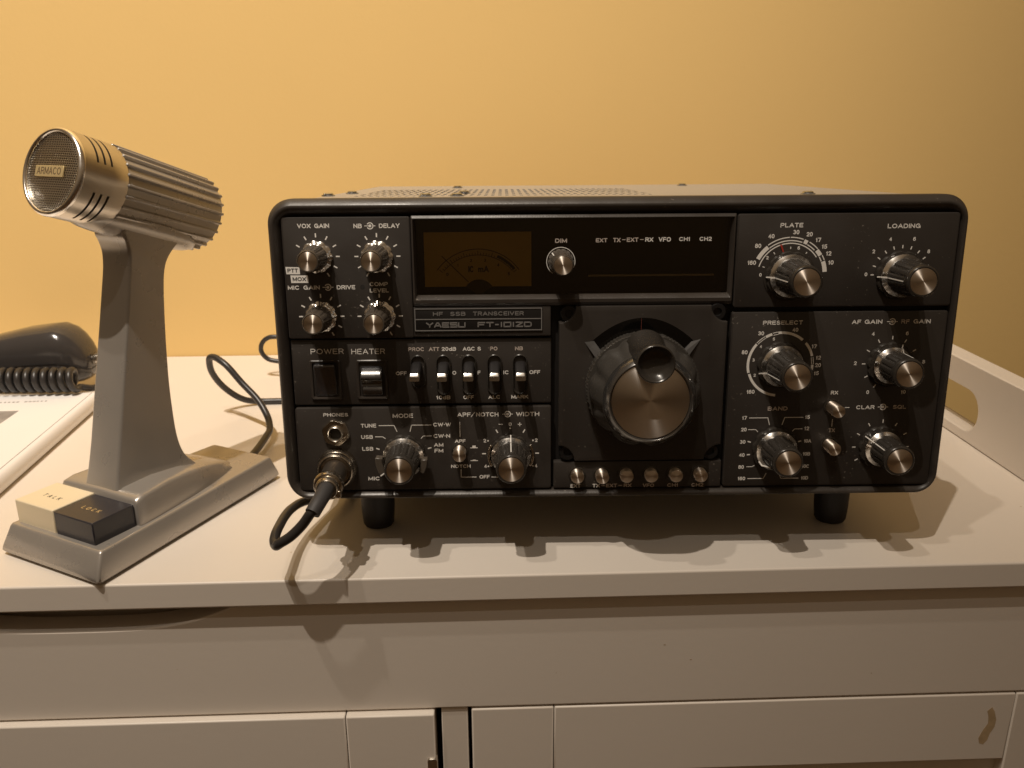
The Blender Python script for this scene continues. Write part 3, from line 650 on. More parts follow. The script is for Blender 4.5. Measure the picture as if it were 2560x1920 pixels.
# --- button strip under the dial
bm = bmesh.new(); plate(bm, -32.0, 57.2, -73.4, -58.6, Y, 8, r=0.8); strip = panel('button_panel', bm)
def f(b):
    y = Y
    text(b, 'EXT', -22.8, -73.2, -17.5, -71.2, y, mi=0); text(b, 'TX', -11.1, -73.2, -7.2, -71.2, y); line(b, [(-6.4, -72.2), (-4.6, -72.2)], 0.3, y, mi=1); text(b, 'EXT', -3.9, -73.2, 2.0, -71.2, y, mi=1)
    line(b, [(2.8, -72.2), (4.6, -72.2)], 0.3, y, mi=1); text(b, 'RX', 5.6, -73.2, 9.7, -71.2, y, mi=1)
    for s, a_, b_ in (('VFO', 15.7, 21.8), ('CH1', 28.8, 34.6), ('CH2', 41.7, 48.1)): text(b, s, a_, -73.3, b_, -71.3, y, mi=1)
letters(strip, f)
def button(x, z, y, r, yp=PY, side=M['chrome']):
    bm = bmesh.new(); lathe(bm, [(1, r+1.3), (-0.3, r+1.2), (-0.6, r+0.5), (0.6, r+0.35)], 28, cap1=True); o = rp('push_button', bm, M['knob'], (x, yp, z))
    bm = bmesh.new(); d = y-yp; lathe(bm, [(0.5, r), (d+0.5, r), (d+0.12, r-0.1), (d, r-0.38)], 32); sp('button_cap', bm, M['alu'], o)
    return o
for i, y in enumerate((-0.8, -1.8, -0.4, -0.3, -0.3, -0.6)): button(-19.5+13.05*i, -65.8, y, 3.45)
button(113.2, -29.7, -6.0, 3.3); button(113.3, -50.4, -5.0, 3.3); button(-81.3, -52.1, -3.8, 3.4)

# ---------------------------------------------------------------- tuning dial block
YV = 1.6
bm = bmesh.new()
# plate with notched corners for the screws
def notched(x0, x1, z0, z1, n, k=6):
    P = []
    for cx, cz, a0 in ((x1, z1, 270), (x0, z1, 0), (x0, z0, 90), (x1, z0, 180)):
        for i in range(k+1):
            a = R(a0-90*i/k) if False else R(a0-90.0*i/k)
            P.append((cx+n*math.cos(a), cz+n*math.sin(a)))
    return P
def npts(ins):
    x0, x1, z0, z1, n = -29.6+ins, 55.6-ins, -57.4+ins, 24.6-ins, 8.4
    P = []
    for cx, cz, a0 in ((x1, z1, -90), (x0, z1, 0), (x0, z0, 90), (x1, z0, 180)):
        for i in range(7):
            a = R(a0-15.0*i); P.append((cx+(n+ins*0.2)*math.cos(a), cz+(n+ins*0.2)*math.sin(a)))
    return P
rings = [[(x, y, z) for x, z in npts(i)] for i, y in ((0, 8), (0, YV+0.7), (0.25, YV+0.2), (0.8, YV))]
loft(bm, rings); vfo = panel('dial_panel', bm)
for x, z in ((-24.6, 20.6), (50.6, 21.0), (-24.6, -53.2), (50.6, -53.4)):
    bm = bmesh.new(); lathe(bm, [(4, 4.4), (0.6, 4.4), (0, 4.0), (0, 2.2), (1.4, 2.0)], 24, cap1=True); sp('panel_screw', bm, M['plate'], vfo, (x, 3.2, z))
# lens shaped scale window above the dial with its pale sloping ends
bm = bmesh.new()
lens = []
for i in range(25):
    t = i/24; x = -12.9+(38.6+12.9)*t; lens.append((x, 18.6-11.8*abs(2*t-1)**2.0))
lens += [(34.0, -1.5), (-8.5, -1.5)]
flat(bm, lens, YV+0.02, th=0.05); sp('scale_window', bm, mat('black_window', (0.004, 0.0035, 0.003), 0.12), vfo, smooth=0)
bm = bmesh.new()
cheek_m = mat('pale_grey_cheek', (0.085, 0.082, 0.08), 0.4)
for P in ([(-16.6, 6.3), (-11.9, 6.9), (-6.5, -0.5), (-10.4, -2.4)], [(42.4, 7.4), (37.6, 6.2), (31.2, -0.6), (35.0, -2.2)]):
    bm = bmesh.new(); a = [bm.verts.new((x, YV-0.02, z)) for x, z in P]; d = [-0.1, -0.1, -2.4, -2.4]
    b = [bm.verts.new((x, YV+q, z)) for (x, z), q in zip(P, d)]
    bm.faces.new(b)
    for i in range(4): bm.faces.new((a[i], a[(i+1) % 4], b[(i+1) % 4], b[i]))
    sp('window_cheek', bm, cheek_m, vfo, smooth=0)

bm = bmesh.new(); line(bm, [(11.9, 18.3), (11.9, 3.5)], 0.18, YV-0.06); sp('hairline', bm, mat('dull_red_hairline', (0.16, 0.035, 0.025), 0.5), vfo, smooth=0)
# the dial
DX, DZ = 12.8, -17.0
bm = bmesh.new()
lathe(bm, [(1.4, 28.6), (-4.5, 28.6), (-5.5, 28.2), (-5.5, 25)], 200, fn=lambda a, y: 1.0+(0.014 if int(a/(2*PI)*200) % 2 else 0)); 
dial = rp('tuning_dial', bm, M['dial'], (DX, 0, DZ), smooth=20)
bm = bmesh.new()
lob = lambda a, y: 1.0-0.06*(0.5-0.5*math.cos(10*a+0.6))**3*(1 if y > -20 else 0.0)
lathe(bm, [(-5, 27.6), (-9, 27.9), (-14, 27.2), (-19, 24.8), (-24, 22.9)], 144, fn=lob, cap0=False, cap1=True); sp('grip', bm, M['dial'], dial, smooth=35)
bm = bmesh.new(); lathe(bm, [(-22.5, 22.95), (-24.2, 22.7), (-27.2, 20.6), (-27.9, 19.9), (-27.5, 19.3), (-26.4, 19.1)], 96); sp('dial_ring', bm, mat('gunmetal_ring', (0.17, 0.165, 0.16), 0.22, metal=0.85), dial, smooth=50)
bm = bmesh.new(); lathe(bm, [(-26.3, 18.9), (-27.1, 18.9), (-27.25, 18.7)], 96); sp('dial_cap', bm, mat('spun_dial_face', (0.96, 0.90, 0.84), 0.47, metal=1.0, aniso=0.96, arot=0.25, var=0.04, vscale=60), dial)
bm = bmesh.new()
lathe(bm, [(-10, 10.4), (-19, 9.3), (-24, 8.5), (-32, 8.1), (-36, 8.5), (-39.5, 9.2), (-40.8, 9.1), (-41.1, 8.5), (-40.6, 7.9), (-38.5, 6.8), (-37.2, 4.5), (-36.8, 0.3)], 56, cap1=True)
sp('finger_knob', bm, M['knob'], dial, (-0.5, 0, 21.4), smooth=60)
# engraved marks on the dial's shoulder
bm = bmesh.new()
for i in range(-18, 1):
    a = R(120-i*-2.6)
for i in range(38):
    a = R(92+i*2.2); c_, s_ = math.cos(a), math.sin(a)
    tube(bm, [(28.75*c_, -1.0, 28.75*s_), (28.75*c_, -4.9, 28.75*s_)], 0.24, 6)
sp('knurl', bm, M['satin'], dial)

# ---------------------------------------------------------------- knobs
def pointer(parent, ang, pts, w, m=None):
    """a raised white line running along the knob's side at clock angle ang: pts = (y, r)"""
    b = bmesh.new(); s, c = math.sin(R(ang)), math.cos(R(ang)); px, pz = c, -s
    L_ = [(y, r) for y, r in pts]
    rings = []
    for y, r in L_:
        rings.append([((r)*s+px*w/2*k, y, (r)*c+pz*w/2*k) for k in (-1, 1)]+[((r+0.22)*s+px*w/2*k, y-0.05, (r+0.22)*c+pz*w/2*k) for k in (1, -1)])
    loft(b, rings); sp('pointer', b, m or M['print'], parent, smooth=0)
def flutes(n, depth, ph=0.0):
    return lambda a, y: 1.0-depth*(0.5-0.5*math.cos(n*a+ph))**4
def small_knob(x, z, yc, ang, yp=PY, sat=True):
    d = yc-yp
    bm = bmesh.new(); lathe(bm, [(0.2, 8.0), (-1.3, 8.0), (-2.5, 6.6), (-3.0, 6)], 96, fn=lambda a, y: 1.0-0.07*(0.5-0.5*math.cos(11*a))**2)
    o = rp('knob', bm, M['chrome'], (x, yp, z))
    bm = bmesh.new(); lathe(bm, [(-2.9, 6.6), (-3.4, 7.2), (-4.2, 7.2), (-5.0, 6.3)], 96, fn=lambda a, y: 1.0-0.035*(0.5-0.5*math.cos(16*a))**3); sp('collar', bm, M['chrome'], o)
    bm = bmesh.new(); lathe(bm, [(-5.1, 6.5), (-6, 6.5), (d+3, 5.5), (d+1.2, 5.3), (d+0.2, 5.15), (d-0.15, 4.9), (d-0.1, 4.65), (d+0.3, 4.6)], 144, fn=lambda a, y: 1.0-(0.07*(0.5-0.5*math.cos(12*a+.3))**4 if y > d+2.2 else 0)); sp('grip', bm, M['smoke'], o, smooth=50)
    bm = bmesh.new(); lathe(bm, [(d+0.4, 4.5), (d+0.02, 4.5), (d-0.03, 4.35)], 48); sp('cap', bm, M['alu'], o)
    pointer(o, ang, [(-3.0, 7.5), (-5.2, 7.4)], 0.7); pointer(o, ang+20, [(-6.5, 6.45), (d+3, 5.5)], 0.5, M['satin'])
    return o
def big_knob(x, z, yc, ang, yp=PY, skirt=12.2, collar=10.7, teeth=10, wings=False, line_=True):
    d = yc-yp
    bm = bmesh.new()
    lathe(bm, [(0.4, skirt), (-1.6, skirt), (-2.2, skirt-0.5), (-2.2, 9)], 120, fn=lambda a, y: 1.0-0.06*(0.5-0.5*math.cos(teeth*a+1))**3)
    o = rp('knob', bm, M['knob'], (x, yp, z))
    bm = bmesh.new(); lathe(bm, [(-2.1, collar-0.9), (-2.9, collar), (-4.2, collar+0.05), (-4.4, collar-0.05), (-5.6, collar-1.55), (-7.0, collar-1.95)], 120, fn=lambda a, y: 1.0-(0.05*(0.5-0.5*math.cos(teeth*a+1))**6 if y > -3.5 else 0)); sp('collar', bm, M['chrome'], o)
    bm = bmesh.new(); lathe(bm, [(-6.6, collar-1.7), (-8, collar-1.75), (d+4.2, 7.75), (d+3.6, 7.6), (d+3.0, 7.9), (d+0.9, 7.75), (d+0.1, 7.35), (d-0.2, 6.9), (d-0.1, 6.55), (d+0.3, 6.5)], 168, fn=lambda a, y: 1.0-(0.075*(0.5-0.5*math.cos(14*a+.5))**5 if y > d+3.9 else 0)); sp('grip', bm, M['knob'], o, smooth=50)
    bm = bmesh.new(); lathe(bm, [(d+0.4, 6.38), (d+0.02, 6.38), (d-0.03, 6.2)], 64); sp('cap', bm, M['alu'], o)
    if line_:
        pointer(o, ang, [(-2.3, skirt-0.2), (-3.2, collar+0.1), (-4.4, collar+0.1), (-7.2, collar-1.7)], 0.55); pointer(o, ang, [(-8, collar-1.75), (d+4.2, 7.75)], 0.5)
    return o
small_knob(-149.9, 50.2, -17, 10); small_knob(-119.9, 50.1, -18.5, 0); small_knob(-149.4, 20.2, -17, -100); small_knob(-119.9, 20.2, -18.5, -20)
kp = big_knob(85.4, 39.2, -23, -93, YU); kl = big_knob(141.0, 38.9, -22, -93, YU)
big_knob(84.5, -6.9, -23, -110); big_knob(141.0, -7.1, -18.5, 25, skirt=11.8, collar=9.6, teeth=12); big_knob(140.9, -52.0, -19, -55, skirt=11.8, collar=9.6, teeth=12)
kb = big_knob(84.8, -52.4, -19, -115, line_=False)
km = big_knob(-110.6, -54.1, -19.5, -115, line_=False, skirt=11.6); kw = big_knob(-54.5, -53.9, -20, 0, skirt=11.2, collar=10.3, teeth=12)
# dial discs and red pointers behind PLATE and PRESELECT
for k_, rr_ in ((kp, 13.1),):
    bm = bmesh.new(); lathe(bm, [(0.3, rr_), (-0.5, rr_), (-0.6, rr_-0.3)], 72); sp('scale_disc', bm, M['knob'], k_)
bm = bmesh.new(); flat(bm, [(-4.9, 15.4), (-5.7, 15.3), (-3.9, 11.0), (-3.3, 11.2)], -0.62, 0.12); sp('pointer', bm, M['red'], kp, smooth=0)
# MODE lever wings, BAND bent pointer, WIDTH inner ring
def wing(parent, a0, a1, r0, r1, y0, y1, m, name='lever'):
    b = bmesh.new(); n = 8; rings = []
    for i in range(n+1):
        a = R(a0+(a1-a0)*i/n); s, c = math.sin(a), math.cos(a)
        rings.append([(r0*s, y0, r0*c), (r1*s, y0, r1*c), (r1*s, y1, r1*c), (r0*s, y1, r0*c)])
    loft(b, rings); return sp(name, b, m, parent, smooth=30, bevel=0.35)
wing(km, -124, -84, 10.6, 14.2, -3.0, -8.2, M['smoke']); wing(km, 88, 124, 9.6, 12.8, -3.0, -8.6, M['smoke'])
wing(km, -127, -124.5, 10.8, 14.4, -3.0, -8.4, M['print'], 'pointer')
wing(kw, -120, -60, 11.0, 12.2, -0.2, -3.0, M['nickel'], 'outer_ring'); wing(kw, 60, 120, 11.0, 12.2, -0.2, -3.0, M['nickel'], 'outer_ring')
bm = bmesh.new(); tube(bm, [(-10.0, -6.9, -4.6), (-8.6, -8.0, -6.6), (-6.2, -14.4, -5.3)], 0.45, 6); sp('pointer', bm, M['print'], kb)
# DIM knob
dk = bmesh.new(); lathe(dk, [(0.3, 6.5), (-2, 6.4), (-10, 5.4), (-16.6, 5.0), (-17.4, 4.8), (-17.5, 4.6), (-17.1, 4.5)], 120, fn=lambda a, y: 1.0-(0.06*(0.5-0.5*math.cos(14*a))**4 if y > -15 else 0))
dk = rp('knob', dk, M['smoke'], (-28.7, 6.4, 46.6), smooth=50)
bm = bmesh.new(); lathe(bm, [(-17, 4.45), (-17.42, 4.45), (-17.46, 4.3)], 48); sp('cap', bm, M['alu'], dk)
pointer(dk, -45, [(-2.2, 6.3), (-9.5, 5.5)], 0.55)

# ---------------------------------------------------------------- lever switches
for i in range(5):
    x = -101.8+13.1*i
    zt_, zb_ = -0.2, -21.6
    if i == 0: zb_ = -17.8
    bm = bmesh.new()
    # stadium shaped collar round a dark slot
    def stadz(r, za, zb2, y, k=8):
        P = []
        for j in range(k+1): a = R(180*j/k); P.append((r*math.cos(a), y, za+r*math.sin(a)))
        for j in range(k+1): a = R(180+180*j/k); P.append((r*math.cos(a), y, zb2+r*math.sin(a)))
        return P
    za, zb2 = zt_-3.9, zb_+3.9
    loft(bm, [stadz(3.9, za, zb2, 1), stadz(3.9, za, zb2, -1.0), stadz(3.5, za, zb2, -1.4), stadz(3.1, za, zb2, -1.0), stadz(2.9, za, zb2, 1.2)], cap1=False)
    sw = rp('lever_switch', bm, M['knob'], (x, YM, 0), smooth=40)
    bm = bmesh.new(); box(bm, -3.0, 3.0, 0.9, 1.3, zb_+1.2, zt_-1.2); sp('slot', bm, M['hole'], sw, smooth=0)
    zc = -9.0 if i else -8.6
    if i: zc = -8.8
    bm = bmesh.new()
    def rr2(w, h, cz, y): return [(px, y, pz) for px, pz in rrect(-w, w, cz-h, cz+h, min(w, h)*0.55, 4)]
    loft(bm, [rr2(2.5, 3.1, zc+1.6, 1), rr2(2.7, 3.3, zc+1.2, -4), rr2(2.6, 2.4, zc+0.4, -9), rr2(2.55, 1.9, zc, -12)])
    sp('lever', bm, M['rubber'], sw, (-0.6 if i == 0 else 0, 0, 0))
    bm = bmesh.new(); loft(bm, [rr2(2.6, 1.9, zc, -12), rr2(2.7, 1.95, zc, -13.2), rr2(2.7, 1.95, zc, -14.6), rr2(2.6, 1.35, zc-0.55, -15.6), rr2(2.5, 1.15, zc-0.65, -16.1)])
    sp('lever_tip', bm, M['chrome'], sw, (-0.6 if i == 0 else 0, 0, 0))
# rocker switches
for (x, tilt) in ((-149.4, -1), (-125.6, 1)):
    bm = bmesh.new()
    loft(bm, [[(px, y, pz) for px, pz in rrect(-7.9+i_, 7.9-i_, -11.4+i_, 9.4-i_, 0.8, 3)] for i_, y in ((0, 1.5), (0, -0.8), (0.4, -1.2), (1.2, -1.0), (1.4, 1.8))], cap1=False)
    sw = rp('rocker_switch', bm, M['bezel'], (x, YM, -12.0), smooth=40)
    bm = bmesh.new(); box(bm, -6.6, 6.6, 1.5, 1.9, -10.2, 8.2); sp('well', bm, M['hole'], sw, smooth=0)
    bm = bmesh.new(); prof = [(8.0, 1.4), (7.7, -3.9), (6.6, -4.4), (-1.0, -1.6), (-9.4, -0.7), (-9.9, 1.4)]
    if tilt > 0: prof = [(6.4, 1.4), (5.2, -1.6), (1.6, -5.2), (0.6, -5.4), (-0.6, -3.4), (-3.2, -2.6), (-3.9, -3.2), (-4.6, -2.4), (-9.6, -0.6), (-9.8, 1.4)]
    A_ = [bm.verts.new((-5.4, y, z)) for z, y in prof]; B_ = [bm.verts.new((5.4, y, z)) for z, y in prof]
    bm.faces.new(A_); bm.faces.new(B_[::-1])
    for i in range(len(prof)): j = (i+1) % len(prof); bm.faces.new((A_[i], A_[j], B_[j], B_[i]))
    sp('rocker', bm, mat('glossy_rocker', (0.03, 0.029, 0.031), 0.2, spec=1.0, coat=0.6), sw, smooth=50, bevel=0.5)
# phones jack
bm = bmesh.new()
def hexr(a, y): return 1.0/max(math.cos(((a+0.3) % (PI/3))-PI/6), 0.93)*0.965
lathe(bm, [(0.3, 7.0), (-1.6, 7.0), (-2.3, 6.5), (-2.3, 4.2)], 72, fn=hexr, cap1=False); jk = rp('phones_jack', bm, M['nickel'], (-145.6, PY, -41.0), smooth=30)
bm = bmesh.new(); lathe(bm, [(-2.0, 4.3), (-3.8, 4.2), (-4.2, 3.7), (-3.6, 3.15), (1.0, 3.0)], 48, cap0=False, cap1=False); sp('jack_ring', bm, M['satin'], jk, smooth=60)
bm = bmesh.new(); lathe(bm, [(0.2, 3.1), (0.1, 3.1)], 24); sp('jack_hole', bm, M['hole'], jk)
# microphone socket
bm = bmesh.new()
lathe(bm, [(0.4, 10.6), (-1.0, 10.6), (-1.5, 10.2), (-3.6, 10.1), (-4.2, 9.5), (-5.2, 9.9), (-7.0, 9.5), (-7.9, 8.7), (-7.2, 8.0), (-6.2, 7.6), (-6.0, 6.0)], 140, fn=lambda a, y: 1.0+(0.014*math.cos(70*a) if -3.7 < y < -1.2 else 0))
rp('microphone_socket', bm, M['nickel'], (-146.0, PY, -60.2), smooth=50)

# ================================================================== MICROPHONE LEAD WITH PLUG
lead = empty('microphone_lead', (-146, 0.7, 0))
tag(lead, 'black cable looping from the grey microphone to a metal plug in the radio front', 'cable')
def q(p): return (p[0]+146, p[1]-0.7, p[2])
PW = Vector((-146.0, 0.8-7.5, 51.3))
pl = bmesh.new()
lathe(pl, [(3, 6.3), (-6, 6.2), (-11, 6.0), (-14.5, 5.9), (-15, 6.6)], 64); 
plug = obj('plug', pl, mat('dull_grey_plug_body', (0.22, 0.19, 0.16), 0.3, metal=0.85), lead, q(PW), (R(0), 0, R(0)), smooth=50)
bm = bmesh.new(); lathe(bm, [(-14.5, 6.9), (-15.4, 7.6), (-17.4, 7.6), (-18.6, 6.9), (-18.8, 6.0), (-21.4, 5.9), (-22.6, 5.0), (-22.4, 4.0)], 72); sp('coupling_ring', bm, M['nickel'], plug)
bm = bmesh.new(); box(bm, 4.0, 6.8, -21.8, -19.0, -5.0, -1.0); sp('clamp', bm, M['nickel'], plug, bevel=0.5)
e = PW+Vector((0, -22.5, 0))
bp_ = [Vector(p) for p in ((-145.9, -22, 52.0), (-146.2, -28, 51.7), (-147.0, -34, 50.4), (-148.6, -39.5, 48.3), (-150.4, -43.2, 45.6))]
bm = bmesh.new(); tube(bm, [q(p) for p in catmull(bp_, 6)], 4, 20, rad=lambda t: 4.1-0.4*t); obj('cable_boot', bm, M['boot'], lead)
cp = [(-149.8, -42.2, 46.4), (-151.6, -42.6, 45.0), (-155.8, -42.5, 39.2),(-161.8, -43.0, 33.3),(-167.7, -42.0, 29.1),(-170.6, -39.0, 26.3),(-172.7, -34.0, 26.3), (-173.2, -28, 27.6), (-173.8, -18, 27.0), (-174.2, -6, 26), (-173.5, 6, 24.6), (-171, 22, 21), (-164, 48, 12), (-156, 80, 4), (-156, 130, 2.6), (-175, 205, 2.6), (-202, 247, 2.6), (-225, 256, 2.6),
      (-244, 255.5, 2.6), (-259, 254, 3.0), (-270, 249, 6), (-277.5, 241, 14), (-283.2, 231, 26), (-285.6, 222, 39), (-283.6, 215, 50.5), (-279.4, 212, 53.0), (-274, 208, 52), (-266.5, 204, 47.5), (-256, 200, 36), (-243, 193, 24.5), (-234.4, 184, 14.5), (-230, 172, 9.0), (-229.6, 160, 7.8), (-229.6, 148, 7.4), (-229.6, 130, 7.6), (-230.6, 108, 8.0)]
bm = bmesh.new(); tube(bm, [q(p) for p in catmull(cp, 8)], 2.5, 14); obj('cable', bm, M['cable'], lead)

# second lead curling behind the radio
bm = bmesh.new()
rc = [(-150, 345, 2.6), (-190, 345, 3), (-225, 338, 8), (-252, 331, 14.2), (-264, 330, 15.8), (-272, 330, 18), (-276.8, 330, 24), (-276.6, 330, 31), (-271.6, 330, 36.8), (-263.5, 330, 38.6), (-248, 331, 36), (-225, 336, 22), (-190, 340, 9), (-155, 338, 9)]
tube(bm, catmull(rc, 8), 2.1, 12)
o = obj('power_lead', bm, M['cable']); tag(o, 'thin dark cable curling out behind the radio near the wall', 'cable')

# ================================================================== DESK MICROPHONE
MY = -R(28.06)
mic = empty('desk_microphone', (-298.63, -14.93, 0), (0, 0, MY))
tag(mic, 'silver grey desk microphone with ribbed barrel head and two push keys on its base', 'microphone')
# local frame: +Y runs back along the base, +X to the right
def mp(name, bm, m, parent=mic, loc=(0, 0, 0), **k): return obj(name, bm, m, parent, loc, **k)
bm = bmesh.new()
def trap(y0, w0, y1, w1, z, r=2.2, k=4):
    cs = [(w0, y0), (w1, y1), (-w1, y1), (-w0, y0)]; P = []
    n = 4
    for i in range(n):
        p0, p1, p2 = Vector(cs[i-1]), Vector(cs[i]), Vector(cs[(i+1) % n])
        a, b = (p0-p1).normalized(), (p2-p1).normalized()
        for j in range(k+1):
            t = j/k; pa, pb = p1+a*r, p1+b*r
            P.append(tuple((pa*(1-t)**2+p1*2*t*(1-t)+pb*t*t)))
    return [(x, y, z) for x, y in P]
loft(bm, [trap(1.2, 38.3, 146.5, 25.2, 1.4), trap(0, 39.4, 147.8, 26.2, 3.2), trap(0.4, 39.1, 147.4, 26.1, 5), trap(5.4, 36.9, 142.8, 25.2, 15.7), trap(6.2, 36.3, 142.0, 24.8, 16.7), trap(7.6, 35.2, 141, 24, 17.1)], cap0=True, cap1=True)
bs = mp('base', bm, M['micgrey'], smooth=50)
bm = bmesh.new()
for x, y in ((30, 10), (-30, 10), (19, 138), (-19, 138)):
    rings = [[(x+4*math.cos(2*PI*k/16), y+4*math.sin(2*PI*k/16), z) for k in range(16)] for z in (0.05, 1.6)]
    loft(bm, rings)
mp('rubber_pads', bm, M['rubber'])
bm = bmesh.new()
secs = [(35.2, 30.6, 29.6, 31.0), (36.2, 31.2, 30.0, 32.2), (42, 31.0, 29.6, 33.6), (60, 29.0, 27.2, 34.0), (78, 26.5, 24.4, 32.2), (95, 23.2, 20.4, 28.6), (108, 19.6, 16.0, 24.6), (116, 16.6, 12.5, 21.2), (122, 13.5, 9.5, 18.2), (126, 10.5, 7, 15.6)]
rings = []
for y, wb_, wt_, zt_ in secs:
    P = [(wb_+0.4, 12.0), (wb_, min(18.0, zt_-2.6)), (wt_+0.8, zt_-2.2), (wt_, zt_-0.8), (wt_-1.4, zt_-0.1), (wt_-4, zt_+0.1), (0, zt_+0.5)]
    rings.append([(x, y, z) for x, z in P]+[(-x, y, z) for x, z in P[::-1][1:]])
loft(bm, rings); mp('deck', bm, M['micgrey'], smooth=50)
# keys
for nm, a_, b_, m_, s_, ink_, zt_ in (('talk_key', -34.0, -2.6, M['cream'], 'TALK', M['ink'], 30.2), ('lock_key', -1.9, 28.6, M['navy'], 'LOCK', M['badge'], 29.6)):
    bm = bmesh.new(); box(bm, a_, b_, 9.4, 34.9, 16.0, zt_); k_ = mp(nm, bm, m_, bevel=0.6, bseg=2)
    bm = bmesh.new(); cxm = (a_+b_)/2
    for f_, li in text2d(' '.join(s_), cxm-6.8, 19.4, cxm+6.8, 22.3, 0.42):
        bm.faces.new([bm.verts.new((x, y, zt_+0.05+0.004*(li % 5))) for x, y in f_])
    sp('lettering', bm, ink_, k_, smooth=0)
# stem
bm = bmesh.new()
def rr3(y0, y1, w_, z, r=1.7): return [(x, y, z) for x, y in rrect(-w_, w_, y0, y1, r, 5)]
st_ = [(29.0, 36.8, 93, 14.2), (33, 37.6, 89.5, 13.3), (38, 39.0, 86, 12.8), (46, 41.2, 83.6, 12.4), (58, 44.4, 82.6, 12.1), (80, 49.8, 82.8, 11.8), (100, 54.8, 84.2, 11.6), (120, 59.8, 86.2, 11.4), (138, 64.2, 88.6, 11.2), (148, 66.6, 91.2, 11.1), (154, 67.6, 95.0, 11.2), (159, 68.0, 100.5, 11.5), (164, 67.2, 106, 12.0), (170, 66, 108, 12.0), (182, 72, 104, 9)]
stp = catmull([(a_, b_, w_*1.0) for z, a_, b_, w_ in st_], 4); stz = catmull([(z, 0, 0) for z, a_, b_, w_ in st_], 4)
loft(bm, [rr3(p_.x, p_.y, p_.z, z_.x) for p_, z_ in zip(stp, stz)]); mp('stem', bm, M['micgrey'], smooth=60)
# head: its own frame, local -Y points out of the grille
hd = Vector((0, 38.7, 202.5)); axis = Vector((0, 0.948, -0.317)).normalized(); TH = -math.asin(0.317/math.hypot(0.948, 0.317))
HR = 22.2
def mh(name, bm, m, parent=None, **k):
    return obj(name, bm, m, parent or barrel, (0, 0, 0), **k) if parent or name != 'barrel' else obj(name, bm, m, mic, hd, (TH, 0, 0), **k)
# ribbed barrel
bm = bmesh.new(); NF = 24; rings = []
for y, k_ in ((27.2, 0.97), (27.6, 1.0), (92.6, 0.955), (93.6, 0.945)):
    ring = []
    for i in range(NF):
        for da, rr_ in ((0.0, 1.0), (0.22, 1.0), (0.27, 0.935), (0.93, 0.925)):
            a = 2*PI*(i+da)/NF; r_ = (HR+0.6)*k_*rr_
            ring.append((r_*math.cos(a), y, r_*math.sin(a)))
    rings.append(ring)
loft(bm, rings); barrel = obj('barrel', bm, M['micgrey'], mic, hd, (TH, 0, 0), smooth=20, bevel=0.25, bseg=1)
bm = bmesh.new(); lathe(bm, [(92.8, 17.5), (95.4, 17.0), (96.2, 15.5)], 48); obj('rear_cap', bm, M['micgrey'], barrel)
# vented metal collar with recessed slots
bm = bmesh.new()
ysl = [2.6, 5]
slots = [(9.0, 10.2), (13.0, 14.2), (17.0, 18.2)]
yv = [(2.4, 0), (8.9, 0)]
for k_, (a_, b_) in enumerate(slots): yv += [(a_, 0), (a_+0.02, 1), (b_, 1), (b_+0.02, 0)]
yv += [(26.8, 0), (27.4, 0)]
seg = 240; rings = []
for y, s_ in yv:
    ring = []
    for i in range(seg):
        a = 360*i/seg
        ins = False
        for c_ in (45, 135, 225, 315):
            off = (y-13.4)*0.0
            if abs(((a-c_+180) % 360)-180) < 25: ins = True
        r_ = HR-(1.6 if (s_ and ins) else 0)-(0.25 if y > 27 else 0)
        ring.append((r_*math.cos(R(a)), y, r_*math.sin(R(a))))
    rings.append(ring)
loft(bm, rings, cap0=False, cap1=False); obj('collar', bm, M['satin'], barrel, smooth=30)
bm = bmesh.new()
for a_, b_ in slots:
    for c_ in (45, 135, 225, 315):
        n = 16; rg = []
        for i in range(n+1):
            a = R(c_-24.8+49.6*i/n); rg.append([(r_*math.cos(a), y, r_*math.sin(a)) for r_, y in ((HR-1.58, a_+0.04), (HR-1.45, a_+0.04), (HR-1.45, b_-0.02), (HR-1.58, b_-0.02))])
        loft(bm, rg)
obj('slot_shade', bm, M['hole'], barrel, smooth=0)  # dark strips standing in for the shade inside the slots
bm = bmesh.new(); lathe(bm, [(2.5, HR), (1.2, HR+0.15), (0.2, HR-0.3), (-0.4, HR-1.1), (-0.5, HR-1.8), (0.1, HR-2.4), (1.6, HR-2.7)], 96, cap0=False, cap1=False); obj('rim', bm, M['chrome'], barrel, smooth=60)
bm = bmesh.new(); prof = [(1.5, HR-2.6), (0.9, 18.6), (0.4, 16), (0.0, 12), (-0.25, 7), (-0.35, 0.3)]; lathe(bm, prof, 72, cap0=False); obj('grille', bm, M['grille'], barrel, smooth=80)
bm = bmesh.new(); box(bm, -10.6, 10.6, -1.0, -0.2, -2.9, 2.7); bd = obj('badge', bm, M['badge'], barrel, bevel=0.25)
bm = bmesh.new(); text(bm, 'ARMACO', -9.0, -1.8, 9.0, 1.8, -1.0, 0.0, th=0.06); obj('badge_lettering', bm, M['badgeink'], barrel, smooth=0)
# saddle under the barrel
bm = bmesh.new(); n = 20; m_ = 14; L0, L1 = 15.0, 90.0
outer, inner = [], []
for j in range(m_+1):
    y = L0+(L1-L0)*j/m_; rg = []
    sx_ = 1-abs((y-(L0+L1)/2)/((L1-L0)/2))**3
    half = 12+38*max(0, sx_)**0.6
    for i in range(n+1):
        th = -half+2*half*i/n; a = R(-90+th)
        r_ = 21.6+(2.9*max(0, sx_)**0.7)*(1-(th/half)**2)**0.7+0.4
        rg.append((r_*math.cos(a), y, r_*math.sin(a)))
    for i in range(n, -1, -1):
        th = -half+2*half*i/n; a = R(-90+th); rg.append((20.4*math.cos(a), y, 20.4*math.sin(a)))
    outer.append(rg)
loft(bm, outer); obj('saddle', bm, M['micgrey'], barrel, smooth=60)

